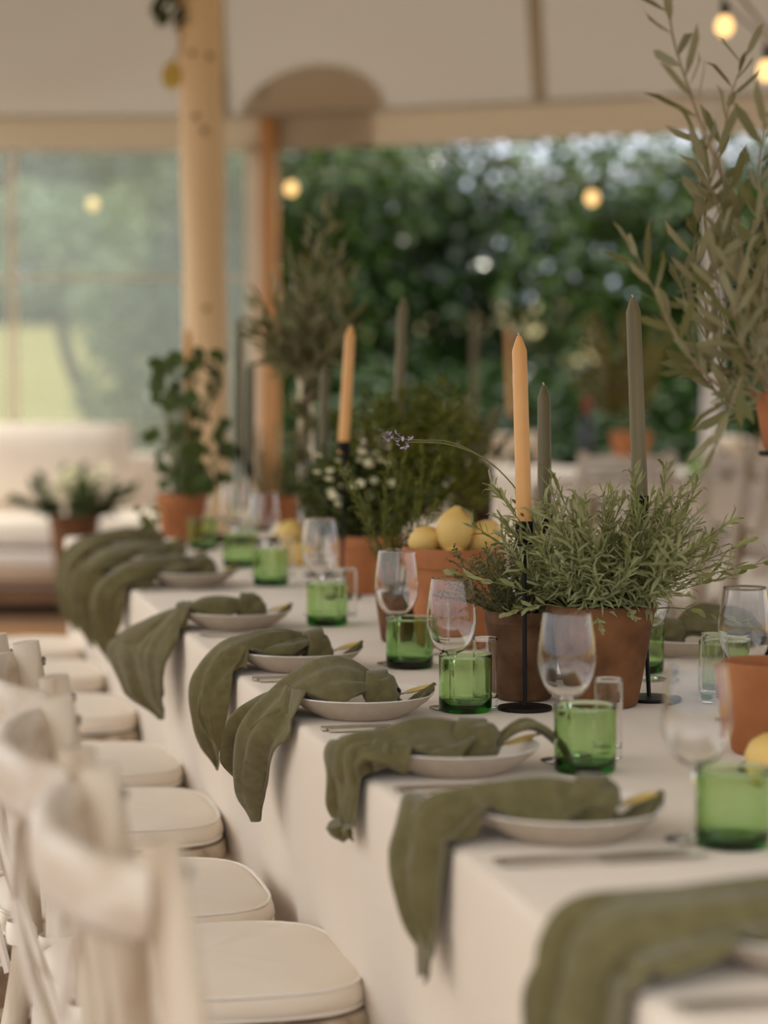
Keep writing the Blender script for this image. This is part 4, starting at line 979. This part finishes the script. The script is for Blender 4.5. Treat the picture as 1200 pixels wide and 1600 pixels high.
# ================================================================== FESTOON LIGHTS, GARLAND
def festoon(cab, bulbs, lab, n):
    t = empty('festoon_string', cab[0], lab, 'string lights')
    c0 = Vector(cab[0]); MB().tube(spline([Vector(q) - c0 for q in cab], 30), .004, 6).build('cable', M['cable'], t)
    for q in bulbs:
        q = Vector(q) - c0
        s = MB().lathe([(.001, .035), (.012, .035), (.013, .075), (.001, .08)], 12).build('socket', M['iron'], t); s.location = q
        b = MB().lathe([(.001, -.032), (.014, -.029), (.026, -.016), (.030, 0), (.026, .018), (.015, .034), (.001, .036)], 20).build('bulb', M['bulb'], s)
U = Vector((0, 0, .08))
b1, b2, b6 = at(455, 295, 11.9), at(925, 310, 11.4), at(712, 268, 11.7)
e1 = fr(-.70, 12.9, EZ + .05); e2 = fr(4.4, 10.3, EZ + .05)
festoon([e1, b1 + U, at(700, 272, 11.7) + U, b2 + U, at(1080, 280, 11.2) + U, e2], [b1, b2], 'festoon string with round warm bulbs along the open side', 3)
b4, b5 = at(1132, 42, 7.5), at(1198, 112, 7.3)
r0 = at(1096, -40, 7.7); festoon([r0, b4 + RIGHT * .02 + U * .7, b5 + U * .8 + RIGHT * .02, at(1290, 190, 7.1)], [b4, b5], 'festoon string with two bulbs at the upper right corner', 2)
r0 = at(1130, -40, 8.0); t = empty('guy_rope', r0, 'thin slanting rope beside the upper right festoon', 'rope'); MB().tube([(0, 0, 0), at(1215, 70, 7.8) - r0, at(1330, 210, 7.5) - r0], .006, 6).build('rope', M['cable'], t)
b3 = at(145, 320, 13.5); festoon([fr(-.72, 13.05, EZ + .1), at(280, 290, 13.5) + U, b3 + U, at(-60, 290, 13.5) + U, fr(-4.2, 13.1, EZ + .1)], [b3], 'festoon string with a single bulb outside the clear wall', 1)
q = at(282, 6, 8.86); t = empty('hanging_ivy', q, 'dark ivy sprig hanging on the thick pole with one yellow leaf', 'garland')
rr = random.Random(35); lv = None
st = MB().tube(spline([Vector((.02, .0, .25)), Vector((0, 0, .0)), at(282, 45, 8.86) - q, at(281, 78, 8.86) - q, at(270, 96, 8.86) - q], 14), .004, 6).build('vine', M['stem'], t)
for k in range(18):
    o = MB().leaf((0, 0, 0), (0, 0, 1), (1, 0, 0), .085, .065, .15, shape=.55).build('leaf', M['ivy'], t) if lv is None else lv.copy()
    if lv is None: lv = o
    else: col.objects.link(o)
    aim(o, Vector((rr.uniform(-.10, .02), rr.uniform(-.05, .0), rr.uniform(-.03, .14))), (rr.uniform(-.8, .5), rr.uniform(-.4, .4), rr.uniform(-1, -.2)), rr.uniform(0, 6)); z = rr.uniform(.9, 1.3); o.scale = (z, z, z)
o = MB().leaf((0, 0, 0), (0, 0, 1), (0, -1, 0), .125, .085, .1, shape=.55).build('yellow_leaf', M['yellowleaf'], t); o.location = at(270, 90, 8.86) - q; o.rotation_euler = (PI, .06, -.15); o['label'] = 'yellow leaf'
